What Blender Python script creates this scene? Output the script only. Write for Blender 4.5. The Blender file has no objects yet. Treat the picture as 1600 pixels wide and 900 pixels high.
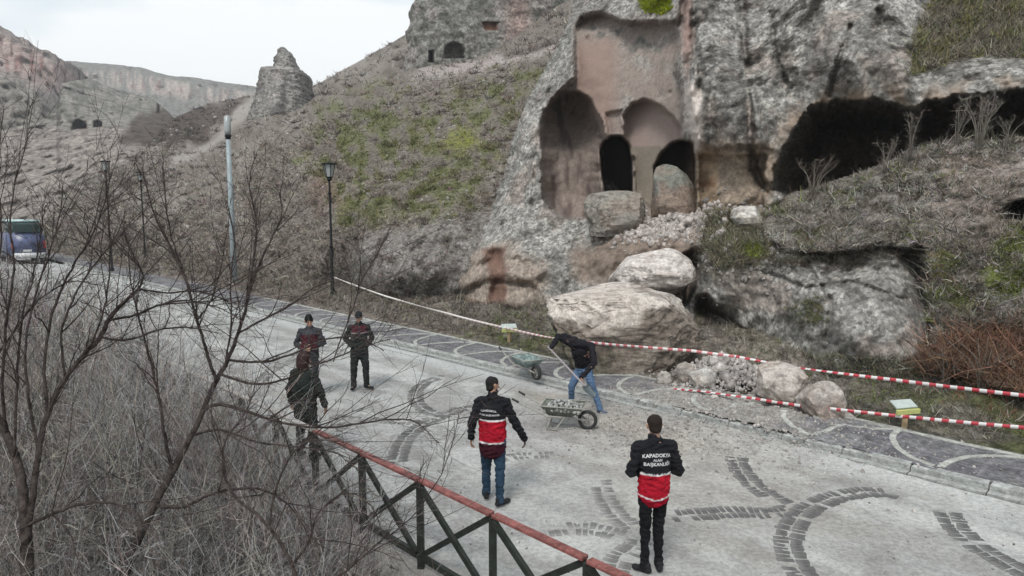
import bpy, bmesh, math, random
import numpy as np
from mathutils import Vector, Matrix, Euler
from mathutils.bvhtree import BVHTree
random.seed(7); RNG = np.random.default_rng(11)
sc = bpy.context.scene
COL = sc.collection
# ---------------------------------------------------------------- camera
F = 1067.0; CH = 3.95; TH = math.atan(120/1067)
cd = bpy.data.cameras.new('camera'); cam = bpy.data.objects.new('camera', cd); COL.objects.link(cam)
cd.sensor_width = 36; cd.lens = 36*F/1600; cd.clip_start = 0.05; cd.clip_end = 6000
cam.location = (0, 0, CH); cam.rotation_euler = (math.pi/2-TH, 0, 0)
sc.camera = cam
# ---------------------------------------------------------------- sky and sun (overcast)
SUN_EL, SUN_AZ = math.radians(52), math.radians(200)
w = bpy.data.worlds.new('World'); sc.world = w; w.use_nodes = True
nt = w.node_tree; nt.nodes.clear(); N = nt.nodes.new; LK = nt.links.new
out = N('ShaderNodeOutputWorld'); bg = N('ShaderNodeBackground'); bg.inputs[1].default_value = 0.1
sky = N('ShaderNodeTexSky'); sky.sky_type = 'NISHITA'; sky.sun_disc = False
sky.sun_elevation = SUN_EL; sky.sun_rotation = SUN_AZ; sky.air_density = 1.2; sky.dust_density = 2.0
tc = N('ShaderNodeTexCoord'); mp = N('ShaderNodeMapping'); mp.inputs['Scale'].default_value = (1, 1, 2.6)
mp.inputs['Location'].default_value = (3.1, 0.4, 0.2)
nz = N('ShaderNodeTexNoise'); nz.inputs['Scale'].default_value = 2.6; nz.inputs['Detail'].default_value = 5; nz.inputs['Roughness'].default_value = .45
cr = N('ShaderNodeValToRGB')
cr.color_ramp.elements[0].position = .41; cr.color_ramp.elements[0].color = (4.7, 5.45, 5.9, 1)
cr.color_ramp.elements[1].position = .53; cr.color_ramp.elements[1].color = (7.0, 7.1, 7.1, 1)
mx = N('ShaderNodeMix'); mx.data_type = 'RGBA'; mx.inputs[0].default_value = .9
LK(tc.outputs['Generated'], mp.inputs[0]); LK(mp.outputs[0], nz.inputs[0]); sx_ = N('ShaderNodeSeparateXYZ'); LK(tc.outputs['Generated'], sx_.inputs[0]); ma = N('ShaderNodeMath'); ma.operation = 'MULTIPLY_ADD'; ma.inputs[1].default_value = -.42; ma.inputs[2].default_value = .10; LK(sx_.outputs[2], ma.inputs[0]); mc = N('ShaderNodeMath'); mc.operation = 'MAXIMUM'; mc.inputs[1].default_value = -.08; LK(ma.outputs[0], mc.inputs[0]); md = N('ShaderNodeMath'); LK(nz.outputs[0], md.inputs[0]); LK(mc.outputs[0], md.inputs[1]); LK(md.outputs[0], cr.inputs[0])
LK(sky.outputs[0], mx.inputs[6]); LK(cr.outputs[0], mx.inputs[7]); LK(mx.outputs[2], bg.inputs[0]); LK(bg.outputs[0], out.inputs[0])
sl = bpy.data.lights.new('sun', 'SUN'); sl.energy = 1.5; sl.angle = math.radians(16); sl.color = (1, .97, .93)
so = bpy.data.objects.new('sun', sl); COL.objects.link(so)
sd_ = Vector((math.sin(SUN_AZ)*math.cos(SUN_EL), math.cos(SUN_AZ)*math.cos(SUN_EL), math.sin(SUN_EL)))
so.rotation_euler = (-sd_).to_track_quat('-Z', 'Y').to_euler()
sc.view_settings.view_transform = 'Standard'; sc.view_settings.look = 'None'
sc.view_settings.exposure = EXPOSURE = 0.72; sc.view_settings.gamma = 1.0

# ---------------------------------------------------------------- maths helpers
DX, DY = -.694, .72          # along the road
NX, NY = .72, .694           # across the road
def ray(px, py):
    a = px-800.0; b = 450.0-py
    return a, F*math.cos(TH)+b*math.sin(TH), b*math.cos(TH)-F*math.sin(TH)
def tval(px, py, kind, v):
    a, y, z = ray(px, py)
    if kind == 'D': return v/F
    if kind == 'n': return v/(NX*a+NY*y)
    return (v-CH)/z
def at(px, py, kind='z', v=0.0):
    a, y, z = ray(px, py); t = tval(px, py, kind, v)
    return Vector((a*t, y*t, CH+z*t))
def sn(s, n, z=0.0):
    return Vector((s*DX+n*NX, s*DY+n*NY, z)) if False else Vector(((n*DY-s*NY)/(NX*DY-NY*DX), (s*NX-n*DX)/(NX*DY-NY*DX), z))
def tosn(x, y): return x*DX+y*DY, x*NX+y*NY
ROT = math.atan2(DY, DX)     # angle of the road direction
_perm = RNG.permutation(256); _perm = np.concatenate([_perm, _perm, _perm])
_g = RNG.normal(size=(256, 3)); _g /= np.linalg.norm(_g, axis=1)[:, None]
def pn(P):
    P = np.asarray(P, float); I = np.floor(P).astype(int); f = P-I; I &= 255
    u = f*f*f*(f*(f*6-15)+10); r = 0
    for dx in (0, 1):
        for dy in (0, 1):
            for dz in (0, 1):
                h = _perm[_perm[_perm[(I[..., 0]+dx) & 255]+((I[..., 1]+dy) & 255)]+((I[..., 2]+dz) & 255)]
                g = _g[h & 255]
                d = g[..., 0]*(f[..., 0]-dx)+g[..., 1]*(f[..., 1]-dy)+g[..., 2]*(f[..., 2]-dz)
                ww = (u[..., 0] if dx else 1-u[..., 0])*(u[..., 1] if dy else 1-u[..., 1])*(u[..., 2] if dz else 1-u[..., 2])
                r = r+ww*d
    return r*1.5
def fbm(P, o=4, ridge=False, gain=.5):
    r = 0; a = 1; s = 1
    for k in range(o):
        v = pn(P*s+k*17.3)
        r = r+a*((.5-abs(v))*1.2-.3 if ridge else v); a *= gain; s *= 2.03
    return r
def proj(P):
    st, ct = math.sin(TH), math.cos(TH); z = P[..., 2]-CH; f = P[..., 1]*ct-z*st; u = P[..., 1]*st+z*ct
    return 800+F*P[..., 0]/f, 450-F*u/f
def sdp(poly, X, Y):
    """signed distance to a polygon, positive inside"""
    poly = np.array(poly, float); n = len(poly); d = np.full(X.shape, 1e9); ins = np.zeros(X.shape, bool)
    for i in range(n):
        x0, y0 = poly[i]; x1, y1 = poly[(i+1) % n]
        ex, ey = x1-x0, y1-y0; wx, wy = X-x0, Y-y0
        h = np.clip((wx*ex+wy*ey)/(ex*ex+ey*ey+1e-9), 0, 1)
        d = np.minimum(d, (wx-ex*h)**2+(wy-ey*h)**2)
        c = ((y0 <= Y) & (y1 > Y)) | ((y1 <= Y) & (y0 > Y))
        with np.errstate(divide='ignore', invalid='ignore'):
            xi = x0+(Y-y0)*ex/(ey if ey != 0 else 1e-9)
        ins ^= c & (X < xi)
    d = np.sqrt(d); return np.where(ins, d, -d)
def ss(a, b, x):
    t = np.clip((x-a)/(b-a), 0, 1); return t*t*(3-2*t)
def rbf(ctrl, X, Y, c=.035):
    p = np.array([[q[0]/1000, q[1]/1000] for q in ctrl]); v = np.log([tval(*q) for q in ctrl])
    n = len(p); r = np.linalg.norm(p[:, None]-p[None], axis=2)
    A = np.zeros((n+3, n+3)); A[:n, :n] = np.sqrt(r*r+c*c); A[:n, n] = 1; A[:n, n+1:] = p; A[n, :n] = 1; A[n+1:, :n] = p.T
    A[:n, :n] += np.eye(n)*1e-4
    s = np.linalg.solve(A, np.concatenate([v, [0, 0, 0]]))
    o = s[n]+s[n+1]*X/1000+s[n+2]*Y/1000
    for i in range(n):
        o = o+s[i]*np.sqrt((X/1000-p[i, 0])**2+(Y/1000-p[i, 1])**2+c*c)
    return np.exp(o)
def axis(lo, hi, a, b, fine, coarse):
    o = list(np.arange(a, b+fine*.5, fine))
    x = a; st = fine
    left = []
    while x > lo: st = min(coarse, st*1.3); x -= st; left.append(x)
    x = o[-1]; st = fine; right = []
    while x < hi: st = min(coarse, st*1.3); x += st; right.append(x)
    return np.array(left[::-1]+o+right)
# ---------------------------------------------------------------- object helpers
def meta(o, label=None, cat=None, group=None, kind=None):
    if label: o['label'] = label
    if cat: o['category'] = cat
    if group: o['group'] = group
    if kind: o['kind'] = kind
    return o
def link(name, me, mat=None, parent=None, smooth=False):
    o = bpy.data.objects.new(name, me); COL.objects.link(o)
    if mat: me.materials.append(mat)
    if parent: o.parent = parent
    if smooth: me.polygons.foreach_set('use_smooth', [True]*len(me.polygons))
    return o
def empty(name, loc=(0, 0, 0), rz=0):
    o = bpy.data.objects.new(name, None); COL.objects.link(o); o.location = loc; o.rotation_euler = (0, 0, rz); o.empty_display_size = .1
    return o
def npmesh(name, V, Fc, cols=None, smooth=True):
    """V (n,3), Fc (m,3|4) arrays"""
    me = bpy.data.meshes.new(name); V = np.asarray(V, np.float32); Fc = np.asarray(Fc, np.int32); k = Fc.shape[1]
    me.vertices.add(len(V)); me.vertices.foreach_set('co', V.ravel())
    me.loops.add(Fc.size); me.loops.foreach_set('vertex_index', Fc.ravel())
    me.polygons.add(len(Fc)); me.polygons.foreach_set('loop_start', np.arange(0, Fc.size, k, dtype=np.int32))
    if smooth: me.polygons.foreach_set('use_smooth', np.ones(len(Fc), bool))
    me.update(calc_edges=True)
    if cols is not None:
        ca = me.color_attributes.new('base', 'FLOAT_COLOR', 'POINT'); ca.data.foreach_set('color', np.asarray(cols, np.float32).ravel())
    return me
def bmo(name, bm, mat=None, parent=None, smooth=False):
    me = bpy.data.meshes.new(name); bm.to_mesh(me); bm.free(); return link(name, me, mat, parent, smooth)
def copy_tree(o, parent=None):
    c = o.copy(); COL.objects.link(c); c.parent = parent
    for ch in list(o.children): copy_tree(ch, c)
    return c
def box(bm, cx, cy, cz, sx, sy, sz, rot=None):
    r = bmesh.ops.create_cube(bm, size=1)
    M = Matrix.Translation((cx, cy, cz)) @ (rot.to_4x4() if rot else Matrix.Identity(4)) @ Matrix.Diagonal((sx, sy, sz, 1))
    bmesh.ops.transform(bm, matrix=M, verts=r['verts']); return r['verts']
def tube(bm, pts, rad, sides=8, cap=True, square=False):
    pts = [Vector(p) for p in pts]; n = len(pts)
    if not hasattr(rad, '__len__'): rad = [rad]*n
    rings = []; up = None
    for i, p in enumerate(pts):
        d = (pts[min(i+1, n-1)]-pts[max(i-1, 0)])
        if d.length < 1e-9: d = Vector((0, 0, 1))
        d.normalize()
        if up is None: up = Vector((0, 0, 1)) if abs(d.z) < .9 else Vector((0, 1, 0))
        x = up.cross(d)
        if x.length < 1e-4: x = Vector((1, 0, 0)).cross(d)
        x.normalize(); y = d.cross(x); up = y
        off = math.pi/4 if square else 0
        rings.append([bm.verts.new(p+(x*math.cos(a+off)+y*math.sin(a+off))*rad[i]) for a in [2*math.pi*k/sides for k in range(sides)]])
    for i in range(n-1):
        for k in range(sides):
            bm.faces.new((rings[i][k], rings[i][(k+1) % sides], rings[i+1][(k+1) % sides], rings[i+1][k]))
    if cap:
        bm.faces.new(rings[0][::-1]); bm.faces.new(rings[-1])
def bar(bm, p, q, wx, wz):
    """rectangular bar from p to q, wx across, wz high"""
    p = Vector(p); q = Vector(q); d = q-p; L = d.length; d.normalize()
    x = Vector((0, 0, 1)).cross(d)
    if x.length < 1e-3: x = Vector((NX, NY, 0))
    x.normalize(); y = d.cross(x)
    M = Matrix((x, y, d)).transposed()
    box(bm, *((p+q)/2), wx, wz, L, rot=M)
# ---------------------------------------------------------------- materials
def mat(name, base=(.5, .5, .5), rough=.9, attr=False, speck=0.0, sscale=6.0, bump=0.0, bscale=8.0, metal=0.0, var=0.0, vscale=1.5, fine=None, spec=.3, coord='Object', cell=0):
    m = bpy.data.materials.new(name); m.use_nodes = True; t = m.node_tree; n = t.nodes; l = t.links
    b = n['Principled BSDF']; b.inputs['Roughness'].default_value = rough; b.inputs['Metallic'].default_value = metal
    b.inputs['Specular IOR Level'].default_value = spec
    if coord == 'rest': ra_ = n.new('ShaderNodeAttribute'); ra_.attribute_name = 'rest'; co = ra_.outputs['Vector']
    else: co = n.new('ShaderNodeTexCoord').outputs[coord]
    if attr:
        a = n.new('ShaderNodeAttribute'); a.attribute_name = 'base'; c = a.outputs['Color']; al = a.outputs['Alpha']
    else:
        r = n.new('ShaderNodeRGB'); r.outputs[0].default_value = (*base, 1); c = r.outputs[0]; al = None
    def noise(scale, det=4, rough=.6):
        z = n.new('ShaderNodeTexNoise'); z.inputs['Scale'].default_value = scale; z.inputs['Detail'].default_value = det; z.inputs['Roughness'].default_value = rough
        l.new(co, z.inputs['Vector']); return z
    def scale_by(c, fac, lo, hi, f0=.3, f1=.7, amt=None):
        mr = n.new('ShaderNodeMapRange'); mr.inputs[1].default_value = f0; mr.inputs[2].default_value = f1; mr.inputs[3].default_value = lo; mr.inputs[4].default_value = hi
        l.new(fac, mr.inputs[0]); o = mr.outputs[0]
        if amt is not None:   # lerp(1, o, amt)
            s1 = n.new('ShaderNodeMath'); s1.operation = 'SUBTRACT'; s1.inputs[1].default_value = 1; l.new(o, s1.inputs[0])
            m1 = n.new('ShaderNodeMath'); m1.operation = 'MULTIPLY_ADD'; m1.inputs[2].default_value = 1; l.new(s1.outputs[0], m1.inputs[0]); l.new(amt, m1.inputs[1]); o = m1.outputs[0]
        v = n.new('ShaderNodeVectorMath'); v.operation = 'SCALE'; l.new(c, v.inputs[0]); l.new(o, v.inputs['Scale']); return v.outputs[0]
    if var: c = scale_by(c, noise(vscale, 5).outputs[0], 1-var, 1+var)
    if speck:
        z = noise(sscale, 6, .75); c = scale_by(c, z.outputs[0], 1-speck, 1+speck*.85, .43, .57, al)
        z2 = noise(sscale*3.3, 3, .7); c = scale_by(c, z2.outputs[0], 1-speck*.6, 1+speck*.7, .35, .65, al)
    if cell:      # lichen crust: small cells, each its own tone, darker pits between
        for sc_, lo, hi in ((cell, .58, 1.42), (cell*.45, .82, 1.18)):
            vo = n.new('ShaderNodeTexVoronoi'); vo.inputs['Scale'].default_value = sc_; l.new(co, vo.inputs['Vector']); sp = n.new('ShaderNodeSeparateColor'); l.new(vo.outputs['Color'], sp.inputs[0]); c = scale_by(c, sp.outputs[0], lo, hi, 0, 1, al)
    l.new(c, b.inputs['Base Color'])
    if bump:
        bz = noise(bscale, 8, .7); bp = n.new('ShaderNodeBump'); bp.inputs['Strength'].default_value = 1.0; bp.inputs['Distance'].default_value = bump
        l.new(bz.outputs[0], bp.inputs['Height']); l.new(bp.outputs[0], b.inputs['Normal'])
    return m
M_ROCK = mat('rock', attr=True, speck=.34, sscale=4.5, cell=12, bump=.02, bscale=13, rough=.95, spec=.15, coord='rest')
M_SOIL = mat('soil', attr=True, speck=.4, sscale=5, bump=.08, bscale=9, rough=1, spec=.1)
M_FAR = mat('far_rock', attr=True, speck=.35, sscale=.5, bump=.6, bscale=.6, rough=1, spec=.1)
M_CREST = mat('crest_rock', attr=True, speck=.35, cell=5, sscale=1.3, bump=.28, bscale=1.6, rough=1, spec=.1)
M_VEG = mat('dry_plants', attr=True, rough=1, spec=.05)
M_STONE = mat('stone', attr=True, speck=.28, sscale=6, bump=.04, bscale=9, rough=.95, spec=.15)
# ================================================================ TERRAIN
LICH = (.235, .226, .208); BARE = (.25, .20, .175); PALE = (.46, .42, .38); RUST = (.17, .105, .082); MOSS = (.125, .13, .04); LIME = (.20, .24, .02)
DRY = (.20, .17, .145); SOIL = (.12, .10, .085); HOLE_SHADE = (.035, .03, .028); TAN = (.27, .20, .13); GREY = (.23, .225, .215)
def blend(c, w, col, a=None):
    w = np.clip(w, 0, 1)[..., None]; c[..., :3] = c[..., :3]*(1-w)+np.array(col)*w
    if a is not None: c[..., 3] = c[..., 3]*(1-w[..., 0])+a*w[..., 0]
REL = {}
def relief(name, xs, ys, poly, ctrl, mods, colf, mat_, noise=(.35, 2.5, .1, .5), tuck=None, skirt=6, ylim=None, kind='structure'):
    if ylim:      # columns run between bottom and skyline curves
        xa, yb, yt = [np.array(q, float) for q in ylim]
        V = ys[:, None]; X = np.repeat(xs[None], len(ys), 0)
        B = np.interp(xs, xa, yb); T = np.interp(xs, xa, yt)+(6*pn(np.stack([xs/23, xs*0+3.3, xs*0], -1))+3*pn(np.stack([xs/7, xs*0+9.3, xs*0], -1)))*(1 if name == 'plateau_edge' else .22); Y = B[None]+(T-B)[None]*V
    else: X, Y = np.meshgrid(xs, ys)
    t = rbf(ctrl, X, Y); a, yd, zd = ray(X, Y)
    P = np.stack([a*t, yd*t, CH+zd*t], -1)
    P0 = P.copy()
    dn = noise[0]*fbm(P/noise[1], 4, True)+noise[2]*fbm(P/noise[3]+9, 3)
    if len(noise) > 4: dn = dn+noise[4]*fbm(P*np.array([1/noise[5], 1/noise[5], .12/noise[5]])+40, 3, True)
    wob = 5*pn(np.stack([X/26, Y/26, X*0+2], -1))+2.5*pn(np.stack([X/9, Y/9, X*0+5], -1))
    dm = dn
    for m in mods:
        if m[0] == 'rec':    # ('rec', poly, metres, soft px, damp)
            s = sdp(m[1], X, Y)+wob*(m[5] if len(m) > 5 else .5)
            wgt = ss(0, m[3], s); damp = m[4]
            dm = dm*(1-wgt*damp)+m[2]*wgt
        elif m[0] == 'bowl':
            s = sdp(m[1], X, Y)+wob*(m[5] if len(m) > 5 else .4)
            e = np.clip(s/m[3], 0, 1); dm = dm*(1-ss(0, 6, s)*m[4])+m[2]*np.sqrt(1-(1-e)**2)
        elif m[0] == 'fn': dm = m[1](X, Y, dm, P)
    if tuck:
        s = sdp(poly, X, Y)+wob*1.5; dm = dm+tuck[1]*(1-ss(0, tuck[0], s))**1.5
    t = t+dm/F
    P = np.stack([a*t, yd*t, CH+zd*t], -1)
    C = colf(X, Y, P, wob)
    ny, nx = X.shape; idx = np.arange(nx*ny).reshape(ny, nx)
    Q = np.stack([idx[:-1, :-1], idx[:-1, 1:], idx[1:, 1:], idx[1:, :-1]], -1)
    if not ylim: Q = Q[:, :, ::-1]
    if poly is not None:
        s = sdp(poly, X, Y); k = (s[:-1, :-1]+s[1:, 1:])/2 > 0; Q = Q[k]
    Q = Q.reshape(-1, 4)
    V = P.reshape(-1, 3)
    ed = np.concatenate([Q[:, [0, 1]], Q[:, [1, 2]], Q[:, [2, 3]], Q[:, [3, 0]]]); es = np.sort(ed, 1)
    key = es[:, 0].astype(np.int64)*len(V)+es[:, 1]; _, inv, cnt = np.unique(key, return_inverse=True, return_counts=True)
    be = ed[cnt[inv.ravel()] == 1]
    bv = np.unique(be); mp_ = np.full(len(V), -1); mp_[bv] = np.arange(len(bv))+len(V)
    d = V[bv]-np.array([0, 0, CH]); L = np.linalg.norm(d[:, :2], axis=1)[:, None]
    nb = V[bv]+np.concatenate([d[:, :2]/L*skirt, -np.full((len(bv), 1), skirt*.35)], 1)
    V2 = np.concatenate([V, nb]); Cc = C.reshape(-1, 4); C2 = np.concatenate([Cc, Cc[bv]])
    SQ = np.stack([be[:, 1], be[:, 0], mp_[be[:, 0]], mp_[be[:, 1]]], -1)
    Qa = np.concatenate([Q, SQ])
    used = np.unique(Qa); rm = np.full(len(V2), -1); rm[used] = np.arange(len(used))
    me = npmesh(name, V2[used], rm[Qa], C2[used])
    R0 = P0.reshape(-1, 3); R0 = np.concatenate([R0, R0[bv]+(nb-V[bv])])[used]; at_ = me.attributes.new('rest', 'FLOAT_VECTOR', 'POINT'); at_.data.foreach_set('vector', R0.astype(np.float32).ravel())
    o = link(name, me, mat_); meta(o, kind=kind)
    REL[name] = (xs, ys, P, X, Y)
    return o
def basecol(X, col, al=1.0):
    c = np.zeros(X.shape+(4,)); c[..., :3] = col; c[..., 3] = al; return c
def nz2(X, Y, s, k=0, o=3): return fbm(np.stack([X/s, Y/s, X*0+k], -1), o)

# ---------------- cliff with the carved caves
ALC = [(893, 45), (905, 22), (935, 14), (975, 30), (1060, 30), (1066, 60), (1060, 110), (1072, 140), (1070, 240), (1092, 240), (1092, 330), (1020, 345), (940, 318), (850, 315), (842, 250), (846, 185), (862, 150), (893, 120)]
CHAM = [(846, 185), (858, 158), (880, 142), (905, 141), (925, 155), (938, 185), (948, 215), (946, 300), (950, 345), (880, 345), (850, 320), (843, 260)]
APSE = [(973, 215), (972, 180), (985, 160), (1005, 153), (1030, 160), (1052, 180), (1067, 205), (1068, 240), (1062, 330), (1018, 330), (990, 300), (988, 245)]
SHELF = [(944, 175), (975, 168), (978, 215), (948, 214)]
DOORA = [(936, 235), (942, 220), (955, 210), (972, 210), (984, 224), (990, 250), (991, 300), (985, 312), (945, 312), (938, 270)]
DOORB = [(1020, 262), (1032, 238), (1048, 222), (1066, 216), (1086, 220), (1089, 250), (1089, 335), (1021, 335)]
CAVE = [(1205, 300), (1210, 258), (1222, 232), (1245, 195), (1266, 164), (1300, 157), (1345, 154), (1400, 158), (1432, 168), (1450, 156), (1500, 148), (1560, 142), (1610, 134), (1720, 140), (1800, 200), (1800, 330), (1500, 330), (1300, 340)]
LEDGE = [(1425, 120), (1427, 60), (1440, 20), (1470, -30), (1900, -60), (1900, 95), (1600, 90), (1500, 90)]
BANKP = [(1182, 350), (1195, 322), (1232, 303), (1290, 286), (1345, 268), (1392, 250), (1420, 232), (1450, 220), (1500, 214), (1545, 219), (1600, 214), (1900, 190), (2200, 200), (2200, 1000), (1900, 860), (1640, 640), (1520, 600), (1436, 590), (1447, 520), (1446, 450), (1440, 392), (1380, 392), (1300, 402), (1230, 400), (1190, 385)]
CLIFF = [(640, 600), (672, 500), (690, 440), (735, 370), (760, 330), (785, 280), (800, 220), (822, 160), (850, 110), (866, 80), (886, 40), (896, 0), (900, -60), (940, -200), (1000, -330), (2300, -330), (2300, 1100), (1500, 900), (1200, 700), (900, 640)]
cc = [(640, 560, 'n', 16.9), (690, 560, 'n', 16.5), (850, 600, 'n', 16.2), (1000, 620, 'n', 16), (1200, 660, 'n', 15.5), (1400, 700, 'n', 15.5), (1700, 780, 'n', 15.5), (2300, 900, 'n', 15.5),
 (690, 490, 'n', 16.5), (760, 480, 'n', 16.0), (830, 480, 'n', 16.3), (900, 480, 'n', 17.0), (1080, 520, 'n', 16.8), (1150, 500, 'n', 17.0), (1250, 550, 'n', 15.7), (1400, 550, 'n', 15.7), (1500, 520, 'n', 17.5), (1600, 520, 'n', 17.5),
 (690, 440, 'n', 17.3), (740, 385, 'n', 17.2), (830, 400, 'n', 17.1), (950, 390, 'n', 17.9), (1050, 375, 'n', 18.1), (1095, 400, 'n', 17.5), (1130, 420, 'n', 16.7), (1250, 400, 'n', 16.9), (1400, 400, 'n', 17.3), (1470, 400, 'n', 19), (1600, 400, 'n', 19),
 (1250, 480, 'n', 16.1), (1400, 480, 'n', 16.2), (740, 440, 'n', 16.3),
 (775, 300, 'n', 18.4), (840, 310, 'n', 18.5), (900, 330, 'n', 19), (960, 325, 'n', 19.1), (1050, 340, 'n', 18.8), (1110, 310, 'n', 18.7), (1180, 310, 'n', 18.8), (1300, 330, 'n', 20.0), (1500, 300, 'n', 21), (1700, 300, 'n', 21.5),
 (805, 220, 'n', 19.4), (840, 230, 'n', 18.9), (900, 200, 'n', 19.6), (960, 200, 'n', 19.7), (1080, 200, 'n', 19.1), (1150, 200, 'n', 18.9), (1200, 200, 'n', 19.5), (1200, 120, 'n', 19.8), (1160, 90, 'n', 20.3), (1110, 100, 'n', 19.4),
 (860, 90, 'n', 21.2), (900, 90, 'n', 20.6), (1000, 90, 'n', 20.6), (1250, 80, 'n', 20.4), (1400, 80, 'n', 20.9), (1250, 148, 'n', 19.9), (1400, 148, 'n', 20.2), (1500, 130, 'n', 20.6), (1600, 125, 'n', 20.8), (1900, 120, 'n', 21),
 (895, 0, 'n', 22.6), (1000, 0, 'n', 22), (1100, 0, 'n', 20.6), (1160, 0, 'n', 21.6), (1250, 0, 'n', 21.2), (1400, 0, 'n', 22), (1440, 60, 'n', 21.8), (1600, 75, 'n', 22.2), (1500, 10, 'n', 24), (1600, 0, 'n', 25), (1900, 0, 'n', 25),
 (950, -300, 'n', 27), (1300, -300, 'n', 26), (1700, -300, 'n', 29), (2300, -300, 'n', 30)]
def crack(pts, wd, dep):
    def f(X, Y, dm, P):
        d = np.full(X.shape, 1e9)
        for (x0, y0), (x1, y1) in zip(pts[:-1], pts[1:]):
            ex, ey = x1-x0, y1-y0; h = np.clip(((X-x0)*ex+(Y-y0)*ey)/(ex*ex+ey*ey), 0, 1)
            d = np.minimum(d, np.hypot(X-x0-ex*h, Y-y0-ey*h))
        d = d+4*pn(np.stack([X/14, Y/14, X*0+8], -1))
        return dm+dep*(1-ss(0, wd, d))
    return ('fn', f)
def knobs(X, Y, dm, P):      # bulging buttresses between vertical grooves
    e = ss(1085, 1120, X)*(1-ss(1440, 1480, X))*(1-ss(130, 330, Y)*ss(1160, 1200, X))
    k = fbm(P*np.array([.42, .42, .16])+3, 3)
    return dm-e*1.1*(.45-abs(k))
mods = [('fn', knobs),
 crack([(1088, -60), (1084, 60), (1098, 120), (1088, 150)], 10, .6), crack([(1155, -60), (1162, 60), (1168, 150), (1175, 260), (1200, 300)], 11, .8), crack([(1290, -40), (1262, 60), (1238, 150)], 14, .3), crack([(1350, -40), (1372, 20), (1362, 60)], 10, .4),
 crack([(1070, -10), (1062, 40)], 8, .8), crack([(812, 215), (790, 280), (752, 350), (712, 415)], 7, .35), crack([(870, 105), (850, 170), (838, 240), (832, 320)], 6, .25), crack([(1205, 20), (1212, 90), (1230, 130)], 6, .3), crack([(1330, 40), (1308, 100), (1296, 150)], 6, .3), crack([(1180, 420), (1260, 450), (1330, 440), (1420, 470)], 5, .18), crack([(1250, 400), (1300, 470), (1290, 545)], 6, .2), crack([(700, 470), (760, 440), (830, 446), (850, 470)], 6, .3),
 ('rec', ALC, 1.35, 10, .75), ('bowl', CHAM, 3.3, 42, .8, .9), ('fn', lambda X, Y, dm, P: dm+1.2*ss(0, 7, sdp(CHAM, X, Y))*(1-ss(145, 265, Y))), ('rec', SHELF, .7, 6, .3), ('rec', APSE, 2.3, 5, .85, .45),
 ('rec', DOORA, 6.0, 5, .9, .15), ('rec', DOORB, 5.5, 5, .9, .15),
 ('rec', [(888, 330), (915, 318), (940, 360), (905, 362)], 1.2, 14, .3),
 ('rec', [(1062, 395), (1085, 385), (1108, 380), (1100, 420), (1082, 470), (1064, 486)], 1.5, 14, .3),
 ('rec', [(1080, 460), (1105, 455), (1125, 480), (1150, 500), (1195, 530), (1180, 552), (1100, 545), (1080, 520)], 1.3, 22, .3),
 ('fn', lambda X, Y, dm, P: dm-.75*ss(0, 12, sdp([(1086, 60), (1160, 60), (1200, 190), (1205, 236), (1092, 238), (1074, 210), (1070, 130)], X, Y)+4*pn(np.stack([X/14, Y/14, X*0+31], -1)))), ('bowl', CAVE, 7.0, 105, .5, 1.3), ('rec', [(1088, 238), (1150, 240), (1200, 236), (1196, 330), (1088, 335)], .7, 8, .1), ('fn', lambda X, Y, dm, P: dm-.5*ss(0, 14, sdp([(1066, 128), (1085, 122), (1108, 150), (1112, 225), (1092, 240), (1074, 232), (1066, 180)], X, Y)+3*pn(np.stack([X/9, Y/9, X*0+3], -1)))), ('rec', [(1240, 290), (1260, 200), (1290, 175), (1420, 178), (1470, 175), (1480, 330)], 5, 30, .3), ('rec', [(p[0], p[1]) for p in BANKP], 2.2, 24, .3),
 ('rec', [(868, 152), (874, 139), (884, 139), (884, 158)], .6, 5, .2), ('rec', [(912, 56), (921, 54), (922, 64), (914, 66)], .5, 4, .2), ('rec', [(962, 136), (974, 136), (972, 142), (962, 142)], .3, 3, .2), ('rec', [(1044, 140), (1052, 140), (1051, 150), (1045, 149)], .4, 3, .2),
 ('rec', [(752, 388), (792, 385), (796, 430), (790, 486), (758, 492), (764, 440)], .5, 12, .3), ('rec', [(690, 425), (700, 418), (702, 440), (694, 445)], .6, 8, .2),
 ('fn', lambda X, Y, dm, P: dm-.35*ss(0, 18, sdp([(1070, 135), (1085, 128), (1100, 150), (1106, 236), (1082, 238), (1073, 190)], X, Y))*1.6),
 ('fn', lambda X, Y, dm, P: dm-.25*ss(690, 720, X)*(1-ss(800, 860, X))*ss(385, 410, Y)*(.5+np.sin(Y/7.0+X*.012+3*pn(P*.5)))),
]
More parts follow.
